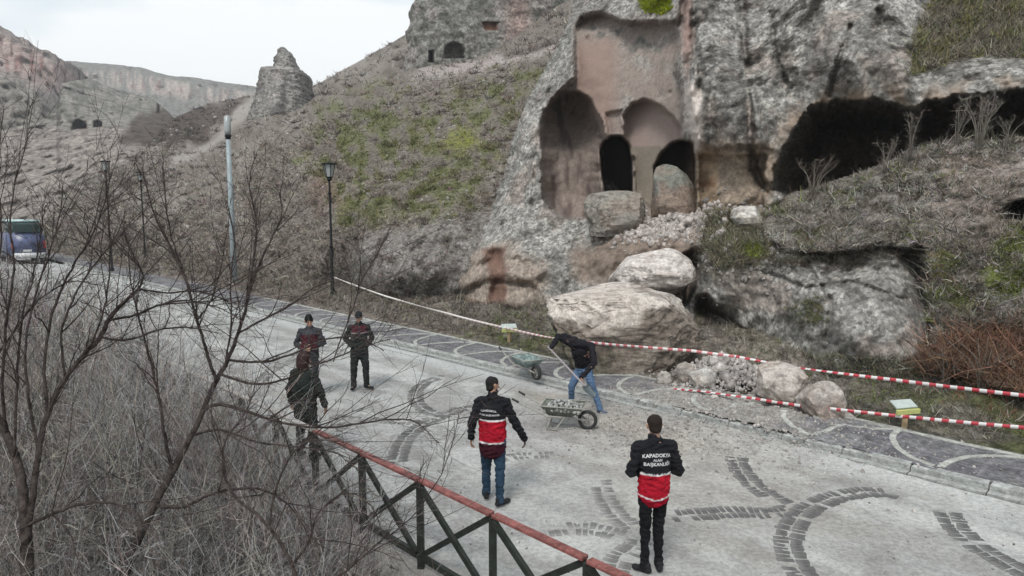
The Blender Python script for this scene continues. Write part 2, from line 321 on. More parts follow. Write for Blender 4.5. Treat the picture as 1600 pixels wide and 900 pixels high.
def cliffcol(X, Y, P, wob):
    c = basecol(X, LICH, 1.0)
    pw = fbm(P/2.2+5, 4); c[..., :3] *= (1+.25*pw)[..., None]
    blend(c, ss(.05, .5, fbm(P/1.3+25, 4))*.5, BARE, .6); blend(c, ss(.1, .55, fbm(P*np.array([1/1.2, 1/1.2, 1/5])+55, 4))*.55, (.11, .105, .095), .8); blend(c, ss(.15, .5, fbm(P/3.5+75, 3))*.35, (.30, .29, .27), .6)
    s = sdp(ALC, X, Y)+wob
    blend(c, ss(-8, 12, s)*(.9-.5*ss(0, .6, nz2(X, Y, 40, 3))), (.245, .20, .175), .2)
    blend(c, ss(-5, 15, s)*ss(.1, .5, nz2(X, Y, 30, 9))*(1-ss(60, 120, Y)), (.13, .125, .115), .5)
    blend(c, ss(0, 12, s)*ss(895, 905, X)*(1-ss(945, 975, X))*ss(50, 80, Y)*(1-ss(170, 230, Y)), (.255, .185, .155), .1)
    blend(c, ss(-2, 10, sdp(CHAM, X, Y)), (.25, .205, .18), .3)
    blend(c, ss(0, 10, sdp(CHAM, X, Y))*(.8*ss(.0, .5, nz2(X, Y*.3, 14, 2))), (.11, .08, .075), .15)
    blend(c, ss(0, 20, sdp(CHAM, X, Y))*ss(.0, .5, nz2(X, Y*.2, 18, 12))*ss(220, 280, Y), (.30, .25, .22), .15)
    blend(c, ss(-1, 3, sdp(APSE, X, Y)), (.31, .245, .22), .08)
    blend(c, ss(-1, 3, sdp(APSE, X, Y))*ss(226, 231, Y+wob*.3), (.22, .19, .155), .15)
    blend(c, ss(1, 5, sdp(DOORA, X, Y)), (.07, .055, .05), .1); blend(c, ss(1, 5, sdp(DOORB, X, Y)), (.07, .055, .05), .1)  # doorway interiors darkened, painting in the shade of the openings
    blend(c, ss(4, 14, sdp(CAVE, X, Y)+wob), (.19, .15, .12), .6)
    blend(c, ss(0, 10, sdp(CAVE, X, Y)+wob)*ss(1270, 1240, X)*0+0, RUST)
    blend(c, ss(-30, -4, sdp(CAVE, X, Y)+wob*2)*(1-ss(0, 4, sdp(CAVE, X, Y)))*ss(-.4, .4, nz2(X, Y, 40, 4)), (.27, .215, .17), .4)
    blend(c, ss(-25, 5, sdp([(1088, 240), (1125, 232), (1205, 240), (1200, 300), (1185, 330), (1120, 345), (1088, 335)], X, Y)+wob*2), (.25, .20, .155), .5)
    blend(c, ss(-2, 8, sdp([(1088, 238), (1122, 232), (1124, 335), (1088, 335)], X, Y)+wob), (.29, .21, .14), .3)
    blend(c, ss(-1, 6, sdp([(1088, 280), (1120, 278), (1122, 296), (1088, 292)], X, Y)+wob), (.19, .11, .07), .3)
    blend(c, ss(-3, 7, sdp([(1066, 135), (1085, 126), (1104, 150), (1102, 236), (1082, 238), (1070, 190)], X, Y)+wob)*(.55+.45*(1-ss(1088, 1104, X))), (.50, .44, .40), .3)
    blend(c, ss(-2, 12, sdp([(1062, -20), (1086, -20), (1088, 90), (1075, 130), (1060, 90)], X, Y)+wob), (.27, .19, .165), .3)
    # foot of the left buttress: bare tan and rust faces
    blend(c, ss(-20, 10, sdp([(690, 440), (720, 395), (790, 385), (850, 420), (845, 490), (700, 500)], X, Y)+wob*2)*.85, (.27, .22, .18), .55)
    blend(c, ss(-4, 8, sdp([(752, 388), (792, 385), (796, 430), (790, 486), (758, 492), (764, 440)], X, Y)+wob*1.3), RUST, .35)
    blend(c, ss(-5, 10, sdp([(705, 468), (730, 462), (752, 475), (745, 500), (715, 500)], X, Y)+wob), (.34, .21, .14), .3)
    # earth face under the cave floor
    blend(c, ss(-20, 15, sdp([(900, 395), (960, 360), (1110, 335), (1105, 400), (1060, 470), (1000, 440), (905, 440)], X, Y)+wob*2), (.21, .165, .135), .35)
    blend(c, ss(-20, 10, sdp([(960, 350), (1020, 335), (1110, 335), (1108, 368), (1040, 362)], X, Y)+wob*2), (.33, .27, .24), .7)
    blend(c, ss(0, 16, sdp([(1062, 395), (1085, 385), (1108, 380), (1100, 420), (1082, 470), (1064, 486)], X, Y)+wob), (.11, .085, .07), .4)  # gully between boulder and outcrop: shadow painted into the rock colour
    blend(c, ss(-5, 16, sdp([(1080, 455), (1105, 450), (1150, 495), (1210, 540), (1180, 560), (1090, 555)], X, Y)+wob), (.09, .07, .06), .5)  # recess under the outcrop: painted shade over the rock tone
    blend(c, ss(0, 20, sdp([(1085, 400), (1130, 400), (1180, 430), (1190, 490), (1150, 500), (1110, 450)], X, Y)+wob), (.28, .25, .22), .7)
    blend(c, ss(-30, 10, sdp([(1105, 330), (1190, 340), (1200, 400), (1130, 415), (1105, 390)], X, Y)+wob*3), (.12, .11, .075), .6)
    blend(c, ss(-4, 16, sdp(LEDGE, X, Y)+wob*3), (.17, .15, .12), .6)
    blend(c, ss(0, .4, nz2(X, Y, 45, 6))*ss(0, 15, sdp(LEDGE, X, Y)+wob*2)*.7, (.15, .145, .06), .5)
    blend(c, ss(560, 620, Y+wob*2), SOIL, .5)
    return c
XS = axis(-500, 2200, 0, 1600, 2.4, 30)
xc = XS[XS > 600]; yc = axis(-330, 1000, -6, 640, 2.4, 30)
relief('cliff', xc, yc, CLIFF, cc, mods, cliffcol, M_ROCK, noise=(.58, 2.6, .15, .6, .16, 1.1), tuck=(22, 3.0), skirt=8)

# ---------------- overgrown bank in front of the right cave
bc = [(1182, 345, 'n', 18.2), (1232, 303, 'n', 19.0), (1345, 268, 'n', 19.6), (1450, 220, 'n', 20.3), (1600, 214, 'n', 20.0), (2200, 190, 'n', 20),
 (1190, 385, 'n', 17.0), (1300, 398, 'n', 16.6), (1380, 390, 'n', 16.6), (1300, 340, 'n', 17.9), (1440, 392, 'n', 16.7), (1440, 300, 'n', 18.6), (1540, 300, 'n', 18.1), (1600, 300, 'n', 17.8), (1600, 360, 'n', 17.3), (1450, 450, 'n', 16.3), (1520, 450, 'n', 16.2), (1600, 450, 'n', 16.5),
 (1440, 560, 'n', 15.3), (1520, 560, 'n', 15.3), (1600, 560, 'n', 15.3), (1440, 600, 'n', 15), (1640, 660, 'n', 14.6), (1900, 860, 'n', 14), (2200, 900, 'n', 14.5), (2200, 500, 'n', 17)]
HOLE = [(1562, 342), (1566, 324), (1580, 314), (1600, 310), (1640, 315), (1640, 350)]
def bankcol(X, Y, P, wob):
    c = basecol(X, (.20, .185, .16), 1)
    blend(c, ss(-.1, .4, fbm(P/1.2, 4)), (.235, .215, .195)); blend(c, ss(.1, .5, fbm(P/.8+9, 4)), (.10, .09, .065))
    blend(c, ss(-20, 20, sdp([(1450, 400), (1600, 330), (1700, 330), (1700, 480), (1480, 480), (1445, 450)], X, Y)+wob*3)*ss(-.3, .3, nz2(X, Y, 50, 2)), (.13, .15, .045))
    blend(c, ss(-10, 15, sdp([(1440, 390), (1480, 380), (1480, 420), (1450, 440)], X, Y)+wob*2), (.25, .19, .12))
    blend(c, ss(-10, 20, sdp([(1460, 240), (1600, 240), (1600, 360), (1530, 400), (1450, 340)], X, Y)+wob*3)*.8, (.255, .21, .185))
    blend(c, ss(-10, 15, sdp([(1440, 590), (1470, 530), (1540, 510), (1700, 520), (1700, 620)], X, Y)+wob*2), (.15, .085, .055))
    blend(c, ss(2, 8, sdp(HOLE, X, Y)), HOLE_SHADE)  # inside of the hole painted near black: its shade is in the colour
    return c
yb_ = axis(150, 1000, 200, 640, 2.6, 30)
relief('overgrown_bank', XS[XS > 1150], yb_, BANKP, bc, [('rec', HOLE, 3, 6, .5, .3)], bankcol, M_SOIL, noise=(.3, 1.8, .16, .5), tuck=(14, 1.2), skirt=5)

# ---------------- grassy hillside
HX = [-500, 0, 90, 200, 270, 330, 400, 490, 520, 560, 610, 650, 700, 800, 900, 1100]
HT = [330, 345, 300, 255, 185, 160, 150, 135, 118, 96, 68, 44, 30, 0, -30, -60]
HB = [470, 440, 430, 455, 460, 470, 480, 490, 500, 520, 540, 560, 580, 610, 640, 700]
hc = [(-500, 440, 'D', 90), (0, 420, 'D', 88), (90, 408, 'D', 74), (200, 430, 'D', 49), (270, 440, 'D', 44), (360, 455, 'D', 36.5), (440, 470, 'D', 32.5), (520, 480, 'n', 16.8), (650, 550, 'n', 16.6), (800, 600, 'n', 17), (1100, 700, 'n', 17),
 (-500, 340, 'D', 130), (0, 350, 'D', 120), (100, 340, 'D', 100), (200, 350, 'D', 72), (300, 350, 'D', 58), (400, 370, 'D', 44), (518, 350, 'D', 32), (600, 430, 'D', 26.5), (620, 350, 'D', 28.5), (700, 420, 'D', 25.5), (700, 320, 'D', 29), (760, 350, 'D', 28),
 (200, 270, 'D', 110), (270, 235, 'D', 118), (270, 190, 'D', 150), (330, 165, 'D', 175), (300, 280, 'D', 88), (400, 280, 'D', 62), (330, 200, 'D', 150), (400, 160, 'D', 160), (400, 220, 'D', 85), (518, 250, 'D', 45), (620, 250, 'D', 38), (700, 230, 'D', 38), (800, 230, 'D', 35),
 (490, 190, 'D', 82), (518, 160, 'D', 85), (620, 170, 'D', 62), (700, 150, 'D', 58), (800, 150, 'D', 46), (850, 120, 'D', 44), (640, 110, 'D', 86), (720, 95, 'D', 84), (800, 95, 'D', 66), (860, 70, 'D', 60), (880, 40, 'D', 66),
 (490, 135, 'D', 170), (560, 96, 'D', 160), (650, 44, 'D', 150), (800, 0, 'D', 120), (900, -30, 'D', 100), (1100, -60, 'D', 100), (560, 130, 'D', 115)]
FOOT = [(545, 400), (575, 365), (640, 356), (700, 345), (770, 330), (800, 480), (690, 490), (600, 455), (550, 440)]
GREENP = [(478, 250), (510, 160), (600, 130), (660, 165), (720, 150), (790, 110), (850, 100), (820, 160), (790, 230), (740, 310), (700, 338), (600, 350), (530, 355), (520, 300)]
def hillcol(X, Y, P, wob):
    c = basecol(X, (.185, .16, .14), 1)
    n1 = nz2(X, Y, 60, 1, 4); n2 = nz2(X, Y, 22, 7, 4)
    blend(c, ss(-.1, .5, n1), (.24, .215, .19)); blend(c, ss(.0, .5, -n2)*.7, (.11, .095, .075))
    g = ss(-25, 25, sdp(GREENP, X, Y)+wob*5)
    blend(c, g*ss(-.35, .25, n2+.5*n1)*.9, (.125, .125, .065)); blend(c, g*ss(.1, .5, n2)*.6, (.11, .115, .05))
    blend(c, ss(-15, 10, sdp([(695, 228), (705, 205), (740, 200), (745, 222), (715, 235)], X, Y)+wob*2)*.7, (.17, .185, .03))
    blend(c, ss(-6, 8, sdp([(185, 215), (200, 190), (300, 165), (380, 152), (390, 175), (330, 195), (330, 230), (260, 228)], X, Y)+wob*1.5), (.085, .065, .055))
    blend(c, ss(-4, 4, sdp([(268, 255), (275, 243), (325, 226), (345, 205), (372, 165), (400, 152), (402, 160), (382, 185), (345, 220), (300, 250)], X, Y)+wob), (.28, .255, .23))
    blend(c, ss(-8, 12, sdp([(470, 270), (520, 270), (540, 320), (490, 340)], X, Y)+wob*2)*.6, (.16, .105, .08))
    blend(c, ss(-6, 8, sdp([(640, 112), (760, 88), (870, 62), (870, 85), (760, 110), (640, 130)], X, Y)+wob*2), (.33, .29, .27))
    blend(c, ss(-4, 6, sdp([(780, 84), (820, 76), (875, 56), (878, 64), (830, 84), (790, 90)], X, Y)+wob), (.10, .085, .075))
    fz = ss(-12, 14, sdp(FOOT, X, Y)+wob*3); blend(c, fz*.9, (.215, .20, .185)); blend(c, fz*ss(0, .4, pn(np.stack([X/7+Y/16, Y/40, X*0+2], -1)))*.7, (.12, .11, .10))
    return c
vs = np.concatenate([np.linspace(0, .02, 2), np.linspace(.03, 1, 150)])
relief('hillside', axis(-500, 1100, -6, 900, 2.6, 30), vs, None, hc, [], hillcol, M_SOIL, noise=(.75, 5, .42, 1.1), skirt=25, ylim=(HX, HB, HT))

# ---------------- far plateau edge, left
def strata(X, Y, P, wob):
    c = basecol(X, (.22, .185, .17), 1)
    T = np.interp(X, [-500, 0, 60, 130, 145, 170], [0, 45, 75, 110, 135, 150]); d = Y-T
    k = pn(np.stack([X/5, Y/40, X*0], -1))
    blend(c, ss(6, 14, d+wob)*(1-ss(50, 70, d+wob*2)), (.32, .25, .225)); blend(c, ss(6, 14, d+wob)*(1-ss(50, 70, d))*ss(.0, .4, k), (.2, .12, .11))
    blend(c, ss(55, 75, d+wob*2), (.20, .18, .16)); blend(c, ss(.0, .4, nz2(X, Y, 18, 3))*ss(70, 80, d)*.5, (.13, .11, .09))
    return c
relief('plateau_edge', axis(-600, 170, -6, 160, 3, 30), np.linspace(0, 1, 70), None,
 [(-600, 400, 'D', 170), (-600, 0, 'D', 240), (0, 400, 'D', 150), (0, 45, 'D', 260), (0, 110, 'D', 235), (130, 110, 'D', 300), (145, 130, 'D', 330), (170, 330, 'D', 190), (60, 200, 'D', 200), (150, 200, 'D', 260)],
 [], strata, M_FAR, noise=(6, 25, 1.5, 6, 6, 9), skirt=60, ylim=([-600, 0, 20, 60, 100, 130, 143, 150, 172], [420, 420, 415, 400, 380, 360, 350, 345, 340], [-40, 42, 50, 74, 92, 112, 128, 175, 250]))
def farc(X, Y, P, wob):
    c = basecol(X, (.17, .165, .15), 1); T = np.interp(X, [100, 200, 300, 400, 520], [97, 103, 122, 137, 150]); d = Y-T
    blend(c, ss(7, 12, d+wob)*(1-ss(30, 42, d+wob))*ss(-.2, .3, pn(np.stack([X/6, Y/40, X*0], -1))), (.33, .28, .25))
    blend(c, ss(10, 14, d+wob)*(1-ss(28, 36, d+wob))*ss(.1, .4, pn(np.stack([X/4, Y/30, X*0+4], -1))), (.2, .14, .13))
    return c
relief('far_ridge', axis(60, 620, 70, 560, 3, 20), np.linspace(0, 1, 50), None,
 [(60, 300, 'D', 300), (60, 95, 'D', 460), (300, 260, 'D', 300), (300, 122, 'D', 480), (620, 300, 'D', 300), (620, 160, 'D', 520)],
 [], farc, M_FAR, noise=(8, 40, 2, 9, 8, 14), skirt=120, ylim=([60, 120, 200, 222, 262, 300, 400, 520, 620], [330]*9, [92, 96, 103, 106, 118, 121, 136, 148, 160]))
# rocky knoll with two arched cave mouths
C1 = [(111, 203), (112, 192), (118, 187), (128, 187), (136, 193), (138, 203)]; C2 = [(144, 200), (146, 190), (153, 186), (160, 191), (162, 200)]
C3 = [(243, 178), (244, 160), (247, 153), (251, 160), (251, 178)]
def knollc(X, Y, P, wob):
    c = basecol(X, (.17, .165, .145), 1); blend(c, ss(0, .5, nz2(X, Y, 20, 5)), (.24, .215, .195)); blend(c, ss(0, .5, nz2(X, Y*.4, 9, 8))*.6, (.12, .115, .10))
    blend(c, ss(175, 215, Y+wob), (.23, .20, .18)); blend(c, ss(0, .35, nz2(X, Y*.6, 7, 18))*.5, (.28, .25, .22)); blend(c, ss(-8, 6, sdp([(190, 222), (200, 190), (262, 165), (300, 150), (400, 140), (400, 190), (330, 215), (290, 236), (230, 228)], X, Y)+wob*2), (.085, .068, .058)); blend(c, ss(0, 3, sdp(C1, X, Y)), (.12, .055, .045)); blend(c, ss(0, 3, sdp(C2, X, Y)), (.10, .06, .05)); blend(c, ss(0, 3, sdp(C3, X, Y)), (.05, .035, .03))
    return c
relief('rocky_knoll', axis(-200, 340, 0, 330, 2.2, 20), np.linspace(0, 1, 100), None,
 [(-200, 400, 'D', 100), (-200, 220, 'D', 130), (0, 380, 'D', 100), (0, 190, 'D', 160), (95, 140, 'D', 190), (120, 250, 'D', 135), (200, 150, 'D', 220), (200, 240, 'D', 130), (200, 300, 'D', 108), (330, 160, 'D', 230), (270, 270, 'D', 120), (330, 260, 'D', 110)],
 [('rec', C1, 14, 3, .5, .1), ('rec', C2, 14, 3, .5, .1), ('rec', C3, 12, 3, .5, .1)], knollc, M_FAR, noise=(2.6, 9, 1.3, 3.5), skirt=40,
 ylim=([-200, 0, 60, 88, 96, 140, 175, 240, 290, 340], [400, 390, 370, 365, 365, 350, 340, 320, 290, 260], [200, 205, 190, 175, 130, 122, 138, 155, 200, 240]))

# ---------------- verge, ground, bank below the fence
def sheet(name, ss_, ns_, zf, colf, mat_, kind='structure'):
    S, Nn = np.meshgrid(ss_, ns_); det = NX*DY-NY*DX
    x = (Nn*DY-S*NY)/det; y = (S*NX-Nn*DX)/det
    z = zf(S, Nn, x, y); P = np.stack([x, y, z], -1); c = colf(S, Nn, P)
    idx = np.arange(S.size).reshape(S.shape); Q = np.stack([idx[:-1, :-1], idx[1:, :-1], idx[1:, 1:], idx[:-1, 1:]], -1).reshape(-1, 4)
    o = link(name, npmesh(name, P.reshape(-1, 3), Q, c.reshape(-1, 4)), mat_); meta(o, kind=kind)
    REL[name] = (ss_, ns_, P); return o
def n3(S, Nn, s, k=0, o=3): return fbm(np.stack([S/s, Nn/s, S*0+k], -1), o)
def vz(S, Nn, x=0, y=0): return .11+.20*np.clip(Nn-13.08, 0, 9)*(1-.85*ss(5.0, 6.5, S)*(1-ss(11.8, 13.2, S))*(1-ss(14.6, 16, Nn)))+ss(13.1, 13.8, Nn)*(.12*n3(S, Nn, 1.3)+.05*n3(S, Nn, .3, 3))
def vcol(S, Nn, P):
    c = basecol(S, (.105, .095, .075), 1); blend(c, ss(-.1, .4, n3(S, Nn, .9, 2)), (.16, .145, .12)); blend(c, ss(.0, .4, n3(S, Nn, 1.4, 5))*.7, (.085, .095, .035))
    blend(c, ss(7.3, 6.6, S)*ss(4.5, 5.3, S)*ss(14.6, 14, Nn+.5*n3(S, Nn, .8)), (.24, .215, .19)); blend(c, ss(10.8, 9, S)*ss(4.5, 5.3, S)*.7, (.23, .20, .175))
    blend(c, ss(14, 16, S), (.17, .145, .125))
    return c
sv = np.concatenate([np.arange(-14, 2, .3), np.arange(2, 24, .09), np.arange(24, 130, .5)])
sheet('verge', sv, np.concatenate([[13.07, 13.08], np.arange(13.12, 17, .09), [18, 20, 23]]), vz, vcol, M_SOIL)
M_GROUND = mat('ground', base=(.16, .14, .12), var=.3, vscale=.4, bump=.1, bscale=3, rough=1)
bm = bmesh.new(); bmesh.ops.create_grid(bm, x_segments=40, y_segments=40, size=700)
o = bmo('ground', bm, M_GROUND); o.location = (0, 600, -1.2); meta(o, kind='structure')
def lz(S, Nn, x=0, y=0): return -.05-.10*np.clip(3.9-Nn, 0, 6)+.10*n3(S, Nn, 1.1)+.04*n3(S, Nn, .25, 2)
def lcol(S, Nn, P):
    c = basecol(S, (.13, .11, .095), 1); blend(c, ss(-.1, .4, n3(S, Nn, .5, 2)), (.20, .175, .155)); blend(c, ss(.0, .4, n3(S, Nn, .3, 5))*.6, (.08, .068, .06)); return c
sheet('roadside_bank', np.concatenate([np.arange(-14, 0, .5), np.arange(0, 18, .08), np.arange(18, 130, .6)]), np.concatenate([np.arange(-40, -2, 1.0), np.arange(-2, 4.05, .08), [4.06]]), lz, lcol, M_SOIL)
# ================================================================ ROAD AND PAVEMENT
M_ROAD = mat('dusty_paving', attr=True, rough=.85, speck=.16, sscale=14, bump=.012, bscale=30, spec=.25)
M_SETT = mat('dark_sett', base=(.135, .13, .127), var=.6, vscale=2.5, bump=.01, bscale=40, rough=.85)
M_SETT_D = mat('dusty_sett', base=(.20, .195, .185), var=.6, vscale=2.2, bump=.01, bscale=40, rough=.9)
M_KERB = mat('kerb_concrete', base=(.33, .335, .32), var=.25, vscale=3, speck=.2, sscale=12, bump=.012, bscale=25)
M_PAVE = mat('pavement_dark', attr=True, rough=.9, speck=.3, sscale=11, bump=.02, bscale=22)
M_BAND = mat('pale_band_stone', base=(.36, .36, .33), var=.25, vscale=6, speck=.2, sscale=14, bump=.01, bscale=30)
def rz_(S, Nn, x=0, y=0):
    deb = ss(9.5, 6.5, abs(S-6.6)*1.6+abs(Nn-10.6)*1.2+2)*0
    d1 = np.exp(-(((S-6.7)/1.9)**2+((Nn-10.3)/1.15)**2)); d2 = np.exp(-(((S-4.9)/2.0)**2+((Nn-11.6)/.8)**2))
    return .012*n3(S, Nn, 1.6, 3)+.004*n3(S, Nn, .33, 13)-.004+d1*.05*(1+n3(S, Nn, .22, 4))+d2*.08*(1+n3(S, Nn, .3, 4))
def roadcol(S, Nn, P):
    c = basecol(S, (.34, .342, .332), 1)
    a = n3(S, Nn, 1.5, 1, 5); b = n3(S*.6, Nn, .45, 7, 4)
    blend(c, ss(-.1, .5, a)*.6, (.30, .295, .29)); blend(c, ss(.0, .5, -a)*.6, (.45, .45, .43)); blend(c, ss(0, .5, b)*.45, (.26, .255, .25)); blend(c, ss(0, .5, -b)*.35, (.48, .475, .455))
    k = np.exp(-(((S-6.9)/2.6)**2+((Nn-9.9)/1.7)**2)); blend(c, k*.75, (.31, .275, .235))
    k = np.exp(-(((S-9.6)/1.0)**2+((Nn-10.4)/.45)**2)); blend(c, k*.7, (.27, .22, .18))
    k = np.exp(-(((S-8.4)/.9)**2+((Nn-8.6)/.5)**2)); blend(c, k*.4, (.33, .31, .33))
    st = n3(S*.22+.2*Nn, Nn*1.6, .9, 21, 4); blend(c, ss(.05, .45, st)*.45, (.25, .235, .215)); blend(c, ss(.05, .45, -st)*.3, (.50, .495, .47)); st = n3(S, Nn, .7, 31, 5); blend(c, ss(.15, .5, st)*.5, (.20, .19, .18)); k = np.exp(-(((S-4.6)/2.0)**2+((Nn-8.2)/1.8)**2)); blend(c, k*.4, (.33, .30, .265))
    k = ss(10.2, 10.9, Nn+.3*a); blend(c, k*ss(4.6, 3.6, S)*.6, (.46, .46, .44)); blend(c, k*ss(9, 12, S)*.6, (.45, .46, .45))
    k = ss(4.8, 4.4, Nn+.25*a); blend(c, k*.5, (.22, .2, .18))
    # fan pattern of small setts showing through the dust
    R = np.hypot((S+.3*Nn) % 1.8-.9, Nn % 1.3); j = ss(.25, .5, abs((R/.11) % 1-.5)); c[..., :3] *= (1-.10*j*ss(-.3, .3, n3(S, Nn, .8, 9)))[..., None]
    return c
road = sheet('road', np.concatenate([np.arange(-14, 0, .3), np.arange(0, 20, .045), np.arange(20, 140, .4)]), np.concatenate([[3.3, 3.8], np.arange(4.0, 11.12, .05)]), rz_, roadcol, M_ROAD)
# dark double rows of setts drawn as arcs in the road
arcs = [[(1412, 776), (1380, 770), (1345, 770), (1300, 778), (1262, 795), (1240, 820), (1232, 845), (1240, 875), (1262, 905), (1285, 925)],
 [(1226, 800), (1190, 801), (1150, 800), (1100, 803), (1050, 806)], [(1148, 712), (1158, 735), (1176, 757), (1203, 775), (1232, 792)],
 [(1478, 796), (1492, 822), (1520, 848), (1555, 870), (1604, 896), (1650, 920)],
 [(694, 588), (668, 596), (654, 606), (649, 618), (654, 632), (672, 644), (692, 648)], [(742, 636), (715, 641), (694, 649), (670, 659), (645, 675), (628, 695), (619, 725)],
 [(692, 652), (655, 660), (610, 658), (560, 655), (510, 650)], [(860, 828), (900, 826), (940, 829), (975, 838), (992, 842)],
 [(938, 752), (945, 778), (962, 802), (982, 820), (1000, 838)], [(1002, 840), (990, 855), (968, 876), (960, 905)], [(780, 716), (820, 712), (862, 711), (880, 710)],
 [(560, 655), (530, 668), (510, 690), (500, 730)], [(470, 560), (430, 575), (405, 600)], [(690, 500+90), (720, 580)]]
setts = []
for ai, arc in enumerate(arcs[:-1]):
    g = [at(x, y, 'z', 0) for x, y in arc]
    pts = []
    for i in range(len(g)-1):
        p0 = g[max(i-1, 0)]; p1 = g[i]; p2 = g[i+1]; p3 = g[min(i+2, len(g)-1)]
        for k in range(40):
            u = k/40; pts.append(.5*((2*p1)+(p2-p0)*u+(2*p0-5*p1+4*p2-p3)*u*u+(3*p1-p0-3*p2+p3)*u**3))
    pts.append(g[-1])
    acc = 0; nxt = 0; tot = sum((b-a).length for a, b in zip(pts, pts[1:]))
    for a, b in zip(pts, pts[1:]):
        L = (b-a).length
        while acc+L >= nxt and L > 0:
            p = a+(b-a)*((nxt-acc)/L); d = (b-a).normalized(); nrm = Vector((-d.y, d.x, 0)); e = min(nxt, tot-nxt)
            for sgn in (-1, 1):
                faint = ai in (6, 7, 8, 9, 10, 11, 12) 
                if random.random() < (.08 if faint else .03) or (e < .25 and random.random() < .5): continue
                q = p+nrm*sgn*.092+Vector((random.uniform(-.008, .008), random.uniform(-.01, .01), 0))
                setts.append((q, math.atan2(d.y, d.x)+random.uniform(-.12, .12), random.uniform(.85, 1.08), random.uniform(.8, 1.1), faint))
            nxt += .088
        acc += L
setts.sort(key=lambda q: q[0].y)
def sett_bm(bm, M=None, seed=0):
    r = random.Random(seed); v = box(bm, 0, 0, 0, .076, .165, .05)
    top = [q for q in v if q.co.z > 0]
    for q in v: q.co.x += r.uniform(-.006, .006); q.co.y += r.uniform(-.014, .014)
    for q in top: q.co.x *= .9; q.co.y *= .93; q.co.z += r.uniform(-.003, .003)
    if M: bmesh.ops.transform(bm, matrix=M, verts=v)
sm = []
for k in range(10):
    bm = bmesh.new(); sett_bm(bm, seed=k); me = bpy.data.meshes.new('paving_stone'); bm.to_mesh(me); bm.free(); me.materials.append(M_SETT if k < 5 else M_SETT_D); sm.append(me)
bmr = bmesh.new(); bmd = bmesh.new()
def roadz(q): s, n = tosn(q.x, q.y); return float(rz_(np.array([s]), np.array([n]))[0])
for i, (q, an, sx, sy, fnt) in enumerate(setts):
    z = roadz(q)-.0205+random.uniform(-.003, .003)
    if i < 300:
        o = bpy.data.objects.new('paving_stone', sm[i % 5+5*fnt]); COL.objects.link(o); o.parent = road; o.location = (q.x, q.y, z); o.rotation_euler = (0, 0, an); o.scale = (sx, sy, 1)
    else: sett_bm(bmd if fnt else bmr, Matrix.Translation((q.x, q.y, z)) @ Matrix.Rotation(an, 4, 'Z') @ Matrix.Diagonal((sx, sy, 1, 1)), i)
o = bmo('paving_stones', bmr, M_SETT, road); o['kind'] = 'stuff'; o = bmo('paving_stones', bmd, M_SETT_D, road); o['kind'] = 'stuff'
# kerb: individual stones
kerb = empty('kerb', sn(0, 11.3), ROT); meta(kerb, kind='structure')
def kerb_bm(seed):
    r = random.Random(seed); bm = bmesh.new(); v = box(bm, 0, 0, .0, .985, .17, .26)
    bmesh.ops.bevel(bm, geom=[e for e in bm.edges if all(q.co.z > 0 for q in e.verts)], offset=.018, segments=1, affect='EDGES')
    for q in bm.verts: q.co.y += r.uniform(-.008, .008); q.co.z += r.uniform(-.006, .006)
    return bm
kms = []
for k in range(4):
    bm = kerb_bm(k); me = bpy.data.meshes.new('kerb_stone'); bm.to_mesh(me); bm.free(); me.materials.append(M_KERB); kms.append(me)
bmf = bmesh.new(); box(bmf, 0, 0, 0, .98, .15, .1); gm = bpy.data.meshes.new('gutter_stone'); bmf.to_mesh(gm); bmf.free(); gm.materials.append(M_KERB)
for k in range(-4, 60):
    s = k+.5
    for me, yy, zz in ((kms[k % 4], .08, 0.0), (gm, -.09, -.02)):
        o = bpy.data.objects.new(me.name.split('.')[0], me); COL.objects.link(o); o.parent = kerb; o.location = (s, -yy, zz+random.uniform(-.006, .006)); o.rotation_euler = (random.uniform(-.012, .012), 0, random.uniform(-.006, .006))
# the local frame of the kerb: x along the road, y towards the road's left
# pavement beyond the kerb
def pz(S, Nn, x=0, y=0):
    d2 = np.exp(-(((S-5.6)/2.0)**2+((Nn-12.2)/1.0)**2)); return .115+.006*n3(S, Nn, .6, 3)+d2*.10*(1+n3(S, Nn, .3, 4))
def pcol(S, Nn, P):
    c = basecol(S, (.125, .12, .128), 1); c[..., :3] *= (1+.3*n3(S, Nn, .35, 3, 4))[..., None]
    u = (S/.11) % 1; v = (Nn/.11) % 1; j = np.maximum(ss(.8, .95, abs(u-.5)*2), ss(.8, .95, abs(v-.5)*2)); c[..., :3] *= (1+.45*j)[..., None]
    blend(c, ss(-.1, .4, n3(S, Nn, .8, 5))*.35, (.24, .24, .23))
    blend(c, ss(9.5, 8, S+n3(S, Nn, .5)*1.2)*ss(4.4, 5.4, S+n3(S, Nn, .5)*1.0)*.85, (.27, .25, .225))
    return c
pave = sheet('pavement', np.concatenate([np.arange(-14, 0, .2), np.arange(0, 18, .04), np.arange(18, 130, .5)]), np.concatenate([np.arange(11.36, 13.09, .04), [13.1]]), pz, pcol, M_PAVE)
def band(pts, wd, zt, name='pale_band'):
    bm = bmesh.new(); n = len(pts); L = []
    for i, (s, nn) in enumerate(pts):
        a = Vector(pts[max(i-1, 0)]); b = Vector(pts[min(i+1, n-1)]); d = (b-a).normalized(); m = Vector((-d.y, d.x))
        ring = []
        for sg, dz in ((-1, -.03), (-1, 0), (1, 0), (1, -.03)):
            q = Vector((s, nn))+m*sg*wd/2; z = float(pz(np.array([s]), np.array([nn]))[0])+zt+dz; ring.append(bm.verts.new(sn(q.x, q.y, z)))
        L.append(ring)
    for r0, r1 in zip(L, L[1:]):
        for k in range(3): bm.faces.new((r0[k], r0[k+1], r1[k+1], r1[k]))
    bmesh.ops.recalc_face_normals(bm, faces=bm.faces); return bmo(name, bm, M_BAND, pave)
band([(s, 12.98) for s in np.arange(-8, 30, .3)], .13, .010)
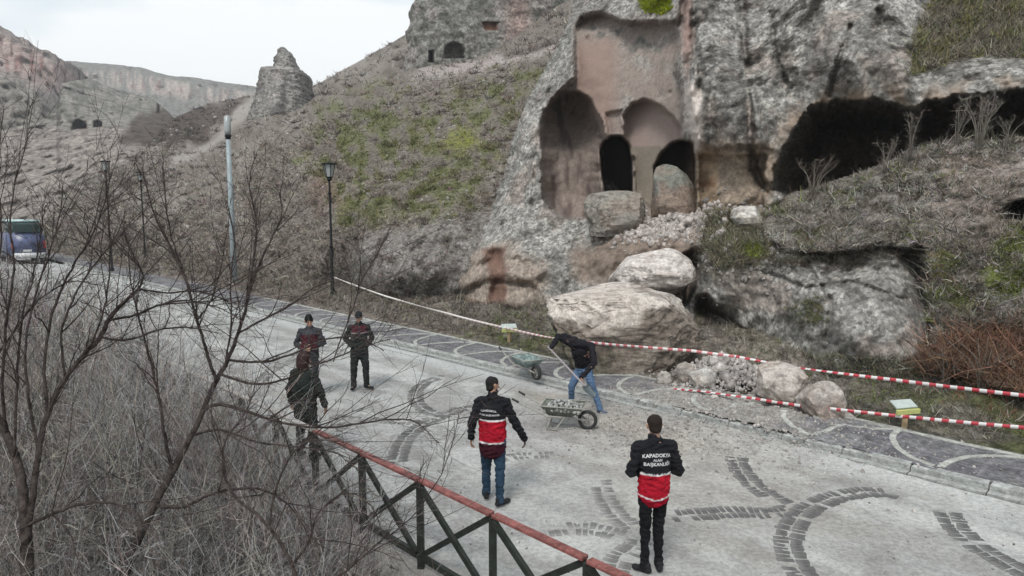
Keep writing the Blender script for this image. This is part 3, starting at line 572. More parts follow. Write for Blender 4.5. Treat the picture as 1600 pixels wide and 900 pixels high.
J = 1.87
for k in range(-3, 14):
    s0 = 2.66+J*k
    band([(s0-1.0*(1-math.cos(a)), 11.50+1.42*math.sin(a)) for a in np.linspace(0, 1.5, 14)], .10, .008+.001*(k % 2))
    band([(s0+1.0*math.sin(a), 11.50+1.42*(1-math.cos(a))) for a in np.linspace(.08, 1.55, 14)], .10, .012+.001*(k % 2))

# ================================================================ FENCE
M_RED = mat('red_paint', base=(.205, .075, .066), var=.5, vscale=7, speck=.25, sscale=22, rough=.6, bump=.004, bscale=60)
M_GREENW = mat('dark_green_wood', base=(.020, .024, .020), var=.5, vscale=8, rough=.6, bump=.004, bscale=50)
M_PALEW = mat('bare_rail', base=(.38, .35, .33), var=.25, vscale=8, rough=.7, bump=.004, bscale=50)
fence = empty('fence', sn(5.9, 4.28, 0), ROT)
meta(fence, 'dark green post fence with crossed braces and a flat red top rail beside the road', 'fence')
def fl(s, dn, z): return Vector((s-5.9, -dn if False else dn*1.0, z))
# local x = along the road, local y = towards the fence's left (away from the road is +y since the normal points to -n)
for k in range(-4, 26):
    s = 5.9+1.19*k; x = s-5.9
    if k < 25:
        bm = bmesh.new(); bar(bm, (x+.02, 0, 1.015), (x+1.19-.02, 0, 1.015+random.uniform(-.006, .006)), .088, .036)
        bmesh.ops.bevel(bm, geom=bm.edges[:], offset=.006, segments=1, affect='EDGES')
        bmo('top_rail', bm, M_RED if k < 2 else M_PALEW, fence)
        bm = bmesh.new(); bar(bm, (x+.03, .0, .13), (x+1.16, .0, .13), .05, .07); bmo('bottom_rail', bm, M_GREENW, fence)
        bm = bmesh.new(); bar(bm, (x+.04, .028, .17), (x+1.15, .028, .97), .045, .06); bmo('brace', bm, M_GREENW, fence)
        bm = bmesh.new(); bar(bm, (x+.04, -.028, .97), (x+1.15, -.028, .17), .045, .06); bmo('brace', bm, M_GREENW, fence)
    bm = bmesh.new(); bar(bm, (x, 0, -.25), (x, 0, .99), .075, .075); bmo('post', bm, M_GREENW, fence)

# ================================================================ LAMPS, POLE, SIGNS
M_BLACK = mat('black_iron', base=(.009, .009, .010), rough=.6, spec=.12); M_GLASS = mat('lamp_glass', base=(.30, .32, .32), rough=.25, spec=.5); M_GALV = mat('galvanised_steel', base=(.28, .33, .35), rough=.5, var=.15, vscale=2, spec=.4)
def street_lamp(loc, H, label):
    r = empty('street_lamp', loc); meta(r, label, 'street lamp', 'black lantern lamps along the pavement')
    bm = bmesh.new(); tube(bm, [(0, 0, 0), (0, 0, .25), (0, 0, .26), (0, 0, .9), (0, 0, .92), (0, 0, H-.75)], [.13, .12, .085, .075, .06, .045], 10)
    for z in (.9, 2.2, H-1.3): tube(bm, [(0, 0, z-.03), (0, 0, z+.03)], .085, 10)
    bmo('pole', bm, M_BLACK, r, True)
    bm = bmesh.new(); tube(bm, [(0, 0, H-.8), (0, 0, H-.72), (0, 0, H-.66), (0, 0, H-.62)], [.05, .12, .10, .16], 6)
    for k in range(6):
        a = k*math.pi/3; bar(bm, (.15*math.cos(a), .15*math.sin(a), H-.62), (.25*math.cos(a), .25*math.sin(a), H-.1), .02, .02)
    bmo('lantern_frame', bm, M_BLACK, r)
    bm = bmesh.new(); tube(bm, [(0, 0, H-.61), (0, 0, H-.11)], [.135, .235], 6); bmo('lamp_glass', bm, M_GLASS, r)
    bm = bmesh.new(); tube(bm, [(0, 0, H-.10), (0, 0, H-.055), (0, 0, H-.02), (0, 0, H+.02)], [.36, .35, .10, .03], 6); bmo('lantern_cap', bm, M_BLACK, r)
    return r
p = at(520, 462, 'z', .35); street_lamp(p-Vector((0, 0, .1)), 5.75, 'tall black lantern lamp at the foot of the green hillside, nearest of the three')
p = at(175, 418, 'D', 44); l2 = street_lamp(Vector((p.x, p.y, .05)), 7.1, 'black lantern lamp behind the bare branches, middle one of the three')
p = at(227, 400, 'D', 50); street_lamp(Vector((p.x, p.y, .4)), 6.4, 'small far lantern lamp behind bare branches, just right of the middle lamp')
p = at(367, 449, 'z', .1)
r = empty('light_pole', p, ROT); meta(r, 'tall grey galvanised steel pole left of the black lantern lamp', 'pole')
bm = bmesh.new(); tube(bm, [(0, 0, -.2), (0, 0, 4), (0, 0, 7.4)], [.17, .14, .11], 8); bmo('pole', bm, M_GALV, r, True)
bm = bmesh.new(); tube(bm, [(0, 0, 7.4), (0, 0, 7.5), (0, 0, 7.51), (0, 0, 7.62)], [.12, .12, .15, .15], 10); bmo('collar', bm, M_BLACK, r, True)
bm = bmesh.new(); tube(bm, [(0, 0, 7.63), (0, 0, 7.8), (0, 0, 8.5), (0, 0, 8.56)], [.13, .16, .16, .05], 12); bmo('lamp_glass', bm, M_GLASS, r, True)
bm = bmesh.new(); box(bm, 0, 0, .15, .42, .42, .3); bmo('footing', bm, M_KERB, r)
M_WOODY = mat('pale_wood', base=(.36, .27, .16), var=.2, vscale=6, rough=.8); M_LIME = mat('lime_board', base=(.42, .43, .16), rough=.7, var=.15, vscale=5); M_WHITEP = mat('sign_face', base=(.42, .47, .44), rough=.5, var=.1, vscale=8)
def info_sign(loc, label):
    r = empty('info_sign', loc, .25); meta(r, label, 'sign', 'low lectern signs along the pavement')
    bm = bmesh.new(); bar(bm, (0, 0, -.15), (0, 0, .50), .09, .09); bmo('post', bm, M_WOODY, r)
    bm = bmesh.new(); box(bm, 0, 0, 0, .44, .20, .03, Matrix.Rotation(.5, 3, 'X')); bmesh.ops.translate(bm, vec=(0, .05, .60), verts=bm.verts); bmesh.ops.bevel(bm, geom=bm.edges[:], offset=.005, segments=1, affect='EDGES'); bmo('sign_panel', bm, M_WHITEP, r)
    bm = bmesh.new(); box(bm, 0, -.06, .49, .48, .06, .09); bmesh.ops.bevel(bm, geom=bm.edges[:], offset=.008, segments=1, affect='EDGES'); bmo('board_edge', bm, M_LIME, r)
    return r
info_sign(at(1412, 684, 'n', 13.15), 'low wooden lectern sign with lime edge at the right end of the pavement')
info_sign(at(796, 542, 'n', 13.5), 'low wooden lectern sign left of the big fallen boulder')

# ================================================================ BARRIER TAPE
def tape_mat():
    m = bpy.data.materials.new('barrier_tape'); m.use_nodes = True; t = m.node_tree; n = t.nodes; l = t.links; b = n['Principled BSDF']; b.inputs['Roughness'].default_value = .45
    a = n.new('ShaderNodeAttribute'); a.attribute_name = 'base'; l.new(a.outputs['Color'], b.inputs['Base Color']); return m
M_TAPE = tape_mat()
def tape(pts, label, wd=.062, stripe=.105, sag=.0, fade=None):
    P = []
    for i in range(len(pts)-1):
        a, b = Vector(pts[i]), Vector(pts[i+1]); n = max(2, int((b-a).length/.035))
        for k in range(n): u = k/n; P.append(a.lerp(b, u)-Vector((0, 0, 4*sag*u*(1-u)*(b-a).length/8)))
    P.append(Vector(pts[-1])); V = []; C_ = []; Q = []; acc = 0
    for i in range(len(P)-1):
        a, b = P[i], P[i+1]; L = (b-a).length; acc += L; red = (acc/stripe) % 2 < 1
        tw = .35+.5*math.sin(acc*1.3)+.4*math.sin(acc*.47+1); h = Vector((NX*math.sin(tw), NY*math.sin(tw), math.cos(tw)))*wd/2
        f = fade(acc) if fade else 1
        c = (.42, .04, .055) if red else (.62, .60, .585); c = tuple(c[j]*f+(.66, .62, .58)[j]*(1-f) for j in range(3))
        j = len(V); th_ = Vector((NX, NY, 0))*.0015
        V += [a-h, b-h, b+h, a+h, a-h+th_, b-h+th_, b+h+th_, a+h+th_]; C_ += [(*c, 1)]*8; Q += [(j, j+1, j+2, j+3), (j+7, j+6, j+5, j+4), (j, j+4, j+5, j+1), (j+3, j+2, j+6, j+7)]
    o = link('barrier_tape', npmesh('barrier_tape', [tuple(v) for v in V], Q, C_, smooth=False), M_TAPE); meta(o, label, 'barrier tape', 'red and white tapes closing off the rockfall'); return o
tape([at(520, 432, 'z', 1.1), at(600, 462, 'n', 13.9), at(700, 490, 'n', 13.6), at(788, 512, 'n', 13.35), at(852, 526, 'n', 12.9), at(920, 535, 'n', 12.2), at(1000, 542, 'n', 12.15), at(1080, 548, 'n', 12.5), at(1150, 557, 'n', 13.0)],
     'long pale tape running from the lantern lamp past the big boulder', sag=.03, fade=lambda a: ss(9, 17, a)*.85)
tape([at(1150, 557, 'n', 13.02), at(1250, 575, 'n', 13.3), at(1400, 594, 'n', 13.2), at(1600, 618, 'n', 13.1), at(1800, 650, 'n', 13.1), at(2000, 660, 'n', 13.1)],
     'upper red and white striped tape stretched above the two large boulders at right', sag=.02)
tape([at(1030, 606, 'n', 12.55), at(1095, 611, 'n', 12.4), at(1180, 623, 'n', 12.5), at(1250, 634, 'n', 12.6), at(1300, 639, 'n', 12.6), at(1414, 651, 'n', 12.98), at(1600, 668, 'n', 12.9), at(1900, 705, 'n', 12.9)],
     'lower red and white tape drawn across the boulders and the lectern sign', wd=.06, sag=.02)

# ================================================================ ROCK MASSES BUILT AS CLOSED SHAPES
def blob(name, rows, D, mat_, colf, na=.25, ns=1.2, nu=90, nv=80, pw=2.4, parent=None, seed=0, fn=None, back=1.0, steps=None, cuts=0, jag=0):
    """rows: (py, px left, px right, forward shift m, half depth m); rings run all the way round"""
    rows = sorted(rows); yy = np.array([r[0] for r in rows], float)
    Y = np.linspace(yy[0], yy[-1], nv); I = [np.interp(Y, yy, [r[k] for r in rows]) for k in (1, 2, 3, 4)]
    ph = np.linspace(0, 2*math.pi, nu, endpoint=False); t = D/F
    if jag: I[0] = I[0]+jag*pn(np.stack([Y/5, Y*0+seed, Y*0], -1)); I[1] = I[1]+jag*pn(np.stack([Y/5, Y*0+seed+9, Y*0], -1))
    c_, s_ = np.cos(ph), np.sin(ph); c2 = np.sign(c_)*abs(c_)**(2/pw); s2 = np.sign(s_)*abs(s_)**(2/pw)
    A = (I[0]+I[1])/2; Hh = (I[1]-I[0])/2
    px = A[:, None]-Hh[:, None]*c2[None]; dep = I[2][:, None]-I[3][:, None]*s2[None]*np.where(s2 < 0, back, 1)[None]
    PY = np.repeat(Y[:, None], nu, 1)
    a, yd, zd = ray(px, PY); P = np.stack([a*t, yd*t+dep, CH+zd*t], -1)
    QX, QY = proj(P)
    cen = np.stack([(A-800)*t, P[:, :, 1].mean(1), P[:, :, 2].mean(1)], -1)[:, None]
    d = P-cen; d[..., 2] *= .2; dn = d/(np.linalg.norm(d, axis=2)[..., None]+1e-6)
    disp = na*fbm(P/ns+seed, 4, True)+na*.4*fbm(P/(ns*.3)+seed, 3)
    if steps: disp = disp+steps[0]*(np.round(pn(P/steps[1]+seed)*3)/3)
    taper = np.minimum(1, np.linalg.norm(d, axis=2)/(na*2.5+1e-6))
    if cuts:
        g = np.random.default_rng(int(seed)+1); mid = (P.reshape(-1, 3).max(0)+P.reshape(-1, 3).min(0))/2; ext = np.ptp(P.reshape(-1, 3), axis=0)/2; q = (P-mid)/ext
        for _ in range(cuts):
            nv_ = g.normal(size=3); nv_ /= np.linalg.norm(nv_); dd_ = q@nv_; lim = dd_.max()*g.uniform(.72, .90); q = q-nv_*np.maximum(0, dd_-lim)[..., None]*.92
        P = q*ext*1.04+mid
    P = P+dn*(disp*taper)[..., None]
    QX, QY = proj(P)
    if fn: P = fn(P, QX, QY)
    top = P[0].mean(0); bot = P[-1].mean(0)
    V = np.concatenate([P.reshape(-1, 3), [top, bot]]); idx = np.arange(nv*nu).reshape(nv, nu); nx = np.roll(idx, -1, 1)
    Q = np.stack([idx[:-1], idx[1:], nx[1:], nx[:-1]], -1).reshape(-1, 4)
    T = np.concatenate([np.stack([nx[0], idx[0]*0+nv*nu, idx[0], idx[0]], -1)[:, :3], np.stack([idx[-1], idx[0]*0+nv*nu+1, nx[-1]], -1)])
    Cc = colf(QX, QY, P, s2*0+0).reshape(-1, 4); Cc = np.concatenate([Cc, Cc[:1], Cc[-1:]])
    me = bpy.data.meshes.new(name); me.from_pydata([tuple(v) for v in V], [], [tuple(q) for q in Q.tolist()]+[tuple(q) for q in T.tolist()])
    ca = me.color_attributes.new('base', 'FLOAT_COLOR', 'POINT'); ca.data.foreach_set('color', Cc.astype(np.float32).ravel())
    bmx = bmesh.new(); bmx.from_mesh(me); bmesh.ops.recalc_face_normals(bmx, faces=bmx.faces); bmx.to_mesh(me); bmx.free()
    return link(name, me, mat_, parent, True)
def dwc(X, Y, P, w_):
    c = basecol(X, (.185, .18, .165), .8); blend(c, ss(-.1, .4, fbm(P/4, 4)), (.24, .22, .205)); blend(c, ss(0, .4, fbm(P/2+7, 4)), (.12, .12, .105))
    blend(c, ss(-15, 10, sdp([(790, 70), (800, -30), (820, -30), (826, 30), (835, 70)], X, Y))*.8, (.26, .19, .17)); return c
DOORW = [(694, 92), (694, 78), (699, 69), (710, 65), (720, 69), (725, 78), (725, 92)]; SLOT = [(670, 98), (670, 79), (677, 78), (678, 98)]; WINW = [(755, 48), (755, 34), (778, 34), (778, 48)]
def opening(list_):
    def f(P, px, PY):
        fr = P[:, :, 1] < P[:, :, 1].mean(1)[:, None]; C0 = np.array([0, 0, CH]); d = P-C0; L = np.linalg.norm(d, axis=2)[..., None]
        for poly, dep in list_: P = P+(d/L)*((ss(-.5, 1.2, sdp(poly, px, PY))*fr*dep)[..., None])
        return P
    return f
_dwc = dwc
def dwc2(X, Y, P, w_):
    c = _dwc(X, Y, P, w_); blend(c, ss(.3, 1.5, sdp(DOORW, X, Y)), (.14, .12, .11)); blend(c, ss(.3, 1.5, sdp(SLOT, X, Y)), (.05, .045, .04)); blend(c, ss(-.2, 1, sdp(WINW, X, Y)), (.13, .065, .045)); return c
dw = blob('rock_dwelling', [(-170, 750, 770, 6, 2), (-150, 720, 800, 4, 5), (-80, 690, 870, 2, 8), (0, 658, 935, 1, 9), (30, 648, 940, 0, 10), (60, 643, 945, 0, 10), (100, 640, 950, 0, 10), (130, 636, 960, 0, 10), (170, 636, 960, 0, 10)], 93, M_CREST, dwc2, na=.9, ns=6, nu=420, nv=260, pw=3.2, fn=opening([(DOORW, 2.2), (SLOT, 2.5), (WINW, .9)]))
meta(dw, 'grey rock-cut dwelling with arched doorway and small brown window on the hill crest', 'rock dwelling')
def pinc(X, Y, P, w_):
    c = basecol(X, (.21, .20, .185), .8); blend(c, ss(0, .4, fbm(P/5, 4)), (.27, .25, .235)); blend(c, ss(.1, .5, fbm(P*np.array([1/3, 1/3, 1/14])+7, 3)), (.11, .10, .095)); return c
pin = blob('rock_pinnacle', [(73, 437, 442, .5, .5), (78, 435, 449, .3, 1.2), (88, 434, 457, 0, 2), (99, 433, 461, 0, 3), (110, 431, 466, 0, 3.5), (112, 418, 474, 0, 5), (118, 416, 480, 0, 6), (135, 414, 480, 0, 6), (160, 410, 484, 0, 7), (185, 402, 490, 0, 8), (215, 396, 498, 0, 8)], 130, M_CREST, pinc, na=.4, ns=2.5, nu=170, nv=200, pw=3.6, steps=(.15, 4), jag=2.2, cuts=0)
meta(pin, 'jagged grey rock pinnacle standing alone against the sky on the ridge', 'rock')

# ---------------- fallen boulders
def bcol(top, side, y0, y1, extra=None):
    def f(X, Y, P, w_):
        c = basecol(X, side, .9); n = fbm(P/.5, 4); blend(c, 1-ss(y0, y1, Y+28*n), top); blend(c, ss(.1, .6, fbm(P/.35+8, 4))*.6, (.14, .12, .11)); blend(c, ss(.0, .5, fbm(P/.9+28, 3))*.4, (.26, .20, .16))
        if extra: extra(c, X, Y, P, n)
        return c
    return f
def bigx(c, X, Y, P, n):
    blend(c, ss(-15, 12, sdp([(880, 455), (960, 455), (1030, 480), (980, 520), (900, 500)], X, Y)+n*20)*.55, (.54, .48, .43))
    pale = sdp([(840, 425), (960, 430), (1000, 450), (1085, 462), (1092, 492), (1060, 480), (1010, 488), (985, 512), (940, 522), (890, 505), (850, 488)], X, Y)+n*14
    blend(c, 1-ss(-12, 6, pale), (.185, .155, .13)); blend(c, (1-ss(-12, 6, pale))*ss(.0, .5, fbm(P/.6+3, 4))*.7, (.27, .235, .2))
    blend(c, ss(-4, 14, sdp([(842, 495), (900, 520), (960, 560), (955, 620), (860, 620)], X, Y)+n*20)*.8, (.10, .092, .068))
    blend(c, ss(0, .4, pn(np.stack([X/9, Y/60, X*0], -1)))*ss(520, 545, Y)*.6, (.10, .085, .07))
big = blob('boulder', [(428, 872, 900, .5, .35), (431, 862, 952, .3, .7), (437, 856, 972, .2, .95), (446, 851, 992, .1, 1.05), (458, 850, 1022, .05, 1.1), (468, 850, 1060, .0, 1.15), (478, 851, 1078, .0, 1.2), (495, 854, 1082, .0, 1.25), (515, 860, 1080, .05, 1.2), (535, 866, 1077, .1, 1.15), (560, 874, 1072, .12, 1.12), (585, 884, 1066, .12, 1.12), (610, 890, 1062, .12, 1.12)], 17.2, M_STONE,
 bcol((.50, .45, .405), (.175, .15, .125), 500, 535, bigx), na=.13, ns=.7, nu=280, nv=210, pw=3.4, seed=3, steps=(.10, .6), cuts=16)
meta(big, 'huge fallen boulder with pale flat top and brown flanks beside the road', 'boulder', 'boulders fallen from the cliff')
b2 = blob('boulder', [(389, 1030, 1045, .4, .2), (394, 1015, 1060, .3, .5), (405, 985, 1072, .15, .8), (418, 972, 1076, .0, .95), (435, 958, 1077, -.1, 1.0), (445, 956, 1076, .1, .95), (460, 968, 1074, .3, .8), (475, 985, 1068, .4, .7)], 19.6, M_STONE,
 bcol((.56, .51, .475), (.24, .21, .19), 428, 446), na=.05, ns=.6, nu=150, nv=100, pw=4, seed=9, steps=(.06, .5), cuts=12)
meta(b2, 'angular pale boulder resting behind and above the huge one', 'boulder', 'boulders fallen from the cliff')
b3 = blob('boulder', [(299, 955, 985, .3, .2), (304, 925, 1002, .2, .6), (318, 916, 1010, .1, .9), (335, 918, 1006, .0, 1.0), (350, 925, 1006, .1, .95), (368, 925, 1000, .3, .8)], 22.9, M_STONE,
 bcol((.25, .235, .205), (.20, .185, .165), 330, 350), na=.08, ns=.6, nu=120, nv=90, pw=3.2, seed=14, steps=(.05, .5), cuts=12)
meta(b3, 'grey lichen-covered boulder perched on the lip below the carved doorways', 'boulder', 'boulders fallen from the cliff')
b4 = blob('boulder', [(257, 1034, 1046, .2, .15), (262, 1028, 1056, .1, .4), (275, 1024, 1070, 0, .6), (295, 1023, 1083, 0, .7), (320, 1022, 1086, 0, .75), (338, 1020, 1088, 0, .7)], 22.7, M_STONE,
 bcol((.185, .19, .165), (.23, .18, .145), 285, 305), na=.05, ns=.7, nu=110, nv=90, pw=3, seed=21, cuts=8)
meta(b4, 'greenish grey leaning block standing inside the right carved doorway', 'boulder', 'boulders fallen from the cliff')
b5 = blob('boulder', [(322, 1160, 1180, .1, .15), (328, 1147, 1188, 0, .35), (340, 1144, 1190, 0, .45), (352, 1150, 1185, 0, .4), (360, 1160, 1178, .1, .25)], 19.2, M_STONE,
 bcol((.52, .49, .45), (.36, .33, .29), 340, 356), na=.04, ns=.4, nu=80, nv=60, pw=3.2, seed=33, cuts=10)
meta(b5, 'white angular stone on the slope right of the carved chamber', 'boulder', 'boulders fallen from the cliff')
def roadstone(rows, D, top, side, y0, y1, lab, seed, na=.06):
    o = blob('boulder', rows, D, M_STONE, bcol(top, side, y0, y1), na=na*.6, ns=.4, nu=120, nv=90, pw=2.8, seed=seed, cuts=13); meta(o, lab, 'boulder', 'boulders fallen from the cliff'); return o
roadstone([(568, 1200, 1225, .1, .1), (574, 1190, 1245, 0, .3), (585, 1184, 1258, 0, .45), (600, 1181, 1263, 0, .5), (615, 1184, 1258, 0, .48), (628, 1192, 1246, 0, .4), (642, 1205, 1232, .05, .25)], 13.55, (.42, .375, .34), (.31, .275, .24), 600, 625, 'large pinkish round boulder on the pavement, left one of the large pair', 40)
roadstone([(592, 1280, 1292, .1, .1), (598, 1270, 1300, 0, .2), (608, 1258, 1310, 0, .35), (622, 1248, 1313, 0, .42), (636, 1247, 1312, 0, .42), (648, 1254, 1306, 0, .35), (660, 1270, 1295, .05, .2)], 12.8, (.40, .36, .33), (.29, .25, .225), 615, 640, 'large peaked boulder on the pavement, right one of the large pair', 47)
roadstone([(574, 1092, 1106, .1, .1), (579, 1082, 1116, 0, .2), (588, 1078, 1119, 0, .28), (598, 1080, 1116, 0, .28), (607, 1087, 1108, 0, .2), (613, 1092, 1102, 0, .1)], 14.9, (.50, .475, .44), (.40, .37, .34), 590, 606, 'white stone at the tip of the rubble heap beside the lower tape', 52, .04)
roadstone([(581, 1034, 1042, .05, .05), (586, 1028, 1048, 0, .14), (594, 1026, 1050, 0, .18), (602, 1028, 1048, 0, .15), (606, 1034, 1044, 0, .08)], 15.3, (.42, .39, .35), (.33, .3, .27), 592, 602, 'small round stone between the huge boulder and the rubble heap', 58, .03)
roadstone([(640, 1312, 1326, .05, .08), (646, 1300, 1334, 0, .15), (654, 1298, 1336, 0, .2), (664, 1302, 1334, 0, .15), (668, 1310, 1326, 0, .1)], 12.8, (.36, .34, .31), (.28, .26, .24), 650, 662, 'low crumbled stone just right of the peaked boulder', 63, .05)
roadstone([(566, 1070, 1084, .1, .1), (574, 1058, 1090, 0, .3), (586, 1050, 1088, 0, .35), (600, 1052, 1082, 0, .3), (606, 1058, 1076, 0, .15)], 15.4, (.31, .28, .25), (.24, .21, .19), 580, 598, 'grey brown slab leaning between the small round stone and the white stone', 68, .06)
# rubble heap and scattered stones (beyond counting)
def icoset(n):
    out = []
    for k in range(n):
        bm = bmesh.new(); bmesh.ops.create_icosphere(bm, subdivisions=1, radius=1); r = random.Random(k+5)
        for v in bm.verts: v.co *= r.uniform(.65, 1.25)
        bm.verts.ensure_lookup_table(); V = np.array([v.co[:] for v in bm.verts]); Fq = np.array([[q.index for q in f.verts] for f in bm.faces]); bm.free(); out.append((V, Fq))
    return out
ICO = icoset(8)
def scatter_stones(name, pts, sizes, cols, mat_, **kw):
    VV, FF, CC = [], [], []; off = 0
    for (p, s, c) in zip(pts, sizes, cols):
        V, Fq = ICO[random.randrange(8)]; e = Euler((random.uniform(0, 6), random.uniform(0, 6), random.uniform(0, 6))).to_matrix()
        W = (V*np.array([1, .8, .65]))@np.array(e)*s+np.array(p); VV.append(W); FF.append(Fq+off); CC.append(np.tile([*c, 1], (len(V), 1))); off += len(V)
    o = link(name, npmesh(name, np.concatenate(VV), np.concatenate(FF), np.concatenate(CC), smooth=False), mat_, kw.get('parent')); meta(o, kw.get('label'), kw.get('cat'), None, 'stuff'); return o
R = random.Random(3); pts, sz, cl = [], [], []
def addstone(s, n, z, r, b=.34):
    q = sn(s, n, z); pts.append(tuple(q)); sz.append(r); v = b*R.uniform(.7, 1.35); cl.append((v, v*.92, v*.86))
for i in range(1500):   # heap behind the white stone
    s = R.gauss(7.35, .6); n = 13.5+R.gauss(0, .4); h = .6*math.exp(-((s-7.35)/.75)**2-((n-13.6)/.5)**2)
    addstone(s, n, .12+max(0, n-13.1)*.2+h*R.uniform(.8, 1), abs(R.gauss(0, .035))+.015 if i % 30 else R.uniform(.09, .19))
for i in range(2600):
    s = R.gauss(6.0, 1.5); n = 11.4+R.gauss(0, 1.0)
    z = float(rz_(np.array([s]), np.array([n]))[0]) if n < 11.25 else float(pz(np.array([s]), np.array([n]))[0]); addstone(s, n, z, min(.07, abs(R.gauss(0, .016))+.008))
for i in range(1100):
    s = R.gauss(7.0, .9); n = 9.9+R.gauss(0, .7); addstone(s, n, float(rz_(np.array([s]), np.array([n]))[0]), min(.06, abs(R.gauss(0, .016))+.008), .3)
for i in range(900):
    s = R.uniform(-1, 17); n = R.uniform(11.4, 13.4); addstone(s, n, .13, abs(R.gauss(0, .012))+.006, .25)
for i in range(500):
    s = R.uniform(0, 12); n = R.uniform(5, 11); addstone(s, n, .004, abs(R.gauss(0, .008))+.004, .28)
scatter_stones('rubble', pts, sz, cl, M_STONE, label='pale rubble and gravel spilled from the rockfall over pavement and road edge', cat='rubble')
pts, sz, cl = [], [], []
xs_, ys_, PP, XX, YY = REL['cliff']
for i in range(1300):
    x = R.gauss(1040, 45); y = R.gauss(352, 13)+(1040-x)*.12
    j = int(np.argmin(abs(xs_-x))); k = int(np.argmin(abs(ys_-y))); q = PP[k, j]; pts.append(tuple(q)); sz.append(abs(R.gauss(0, .06))+.025); v = .36*R.uniform(.7, 1.35); cl.append((v, v*.9, v*.84))
for i in range(900):
    x = R.uniform(1090, 1240); y = R.gauss(380, 30)
    j = int(np.argmin(abs(xs_-x))); k = int(np.argmin(abs(ys_-y))); q = PP[k, j]; pts.append(tuple(q)); sz.append(abs(R.gauss(0, .04))+.02); v = .26*R.uniform(.7, 1.4); cl.append((v, v*.94, v*.87))
scatter_stones('loose_stones', pts, sz, cl, M_STONE, label='pinkish loose stones strewn on the ledge below the carved doorways', cat='stones')
# ================================================================ WHEELBARROWS, SHOVEL, BUS
M_RUBBER = mat('rubber', base=(.03, .03, .03), rough=.85, var=.3, vscale=10); M_RIM = mat('rim_metal', base=(.25, .24, .22), rough=.6, metal=.2)
M_OLIVE = mat('olive_steel', base=(.13, .14, .115), rough=.65, var=.35, vscale=8, speck=.3, sscale=20); M_TEAL = mat('dusty_teal_steel', base=(.17, .22, .21), rough=.7, var=.35, vscale=8, speck=.3, sscale=18)
M_TUBE = mat('grey_tube', base=(.30, .29, .26), rough=.55, var=.2, vscale=8)
def wheelbarrow(loc, rz, tray, label, loaded=True):
    r = empty('wheelbarrow', loc, rz); r.scale = (.9, .9, .9); meta(r, label, 'wheelbarrow', 'wheelbarrows at the rockfall')
    bm = bmesh.new()     # open tray: outer and inner shell
    def ring(x0, x1, y, z): return [bm.verts.new(q) for q in ((x0, -y, z), (x1, -y, z), (x1, y, z), (x0, y, z))]
    o0 = ring(-.78, -.28, .17, .28); o1 = ring(-.92, -.06, .30, .50); i1 = ring(-.905, -.075, .285, .50); i0 = ring(-.77, -.29, .16, .295)
    for a, b in ((o0, o1), (o1, i1), (i1, i0)):
        for k in range(4): bm.faces.new((a[k], a[(k+1) % 4], b[(k+1) % 4], b[k]))
    bm.faces.new(o0[::-1]); bm.faces.new(i0); bmesh.ops.bevel(bm, geom=bm.edges[:], offset=.012, segments=2, affect='EDGES'); bmo('tray', bm, tray, r, True)
    bm = bmesh.new(); q = [(-.92, -.30, .50), (-.06, -.30, .50), (-.06, .30, .50), (-.92, .30, .50), (-.92, -.30, .50)]; tube(bm, q, .014, 8); bmo('tray_rim', bm, M_TUBE, r, True)
    for s in (-1, 1):
        bm = bmesh.new(); tube(bm, [(0, s*.06, .19), (-.30, s*.13, .26), (-.8, s*.22, .27), (-1.1, s*.26, .42), (-1.48, s*.29, .60)], .017, 8); h = bmo('handle', bm, M_TUBE, r, True)
        bm = bmesh.new(); tube(bm, [(-1.36, s*.282, .545), (-1.50, s*.291, .612)], .022, 8); bmo('grip', bm, M_RUBBER, h, True)
        bm = bmesh.new(); tube(bm, [(-.72, s*.20, .27), (-.80, s*.22, .02), (-.62, s*.21, .01), (-.45, s*.18, .26)], .014, 8); bmo('leg', bm, M_TUBE, r, True)
    bm = bmesh.new()
    for k in range(24):
        pass
    pr = [(.0, .135), (.035, .14), (.055, .165), (.045, .19), (.0, .20), (-.045, .19), (-.055, .165), (-.035, .14)]; rings = []
    for k in range(28):
        a = 2*math.pi*k/28; rings.append([bm.verts.new((rr*math.cos(a), yy, .2+rr*math.sin(a))) for yy, rr in pr])
    for k in range(28):
        for j in range(8): bm.faces.new((rings[k][j], rings[k][(j+1) % 8], rings[(k+1) % 28][(j+1) % 8], rings[(k+1) % 28][j]))
    bmesh.ops.recalc_face_normals(bm, faces=bm.faces); wh = bmo('wheel', bm, M_RUBBER, r, True)
    bm = bmesh.new()
    for k in range(5):
        a = 2*math.pi*k/5; bar(bm, (0, 0, .2), (.14*math.cos(a), 0, .2+.14*math.sin(a)), .02, .02)
    tube(bm, [(0, -.07, .2), (0, .07, .2)], .02, 8)
    tube(bm, [(.14*math.cos(2*math.pi*k/20), 0, .2+.14*math.sin(2*math.pi*k/20)) for k in range(21)], .012, 6); bmo('rim', bm, M_RIM, wh)
    if loaded:
        rr = random.Random(1); P_, S_, C_ = [], [], []
        for k in range(260):
            x = rr.uniform(-.86, -.12); y = rr.uniform(-.26, .26); z = .40+.16*math.exp(-((x+.5)/.3)**2-(y/.2)**2)+rr.uniform(-.03, .03); P_.append((x, y, z)); S_.append(rr.uniform(.02, .06)); v = .33*rr.uniform(.7, 1.3); C_.append((v, v, v*.95))
        o = scatter_stones('rubble_load', P_, S_, C_, M_STONE, parent=r)
    return r
wheelbarrow(at(918, 671, 'z', .01), math.radians(-14), M_OLIVE, 'olive wheelbarrow heaped with pale rubble standing on the road by the shoveller')
wheelbarrow(at(838, 594, 'z', .13), math.radians(-62), M_TEAL, 'dusty teal wheelbarrow standing on the pavement behind the kerb', False)
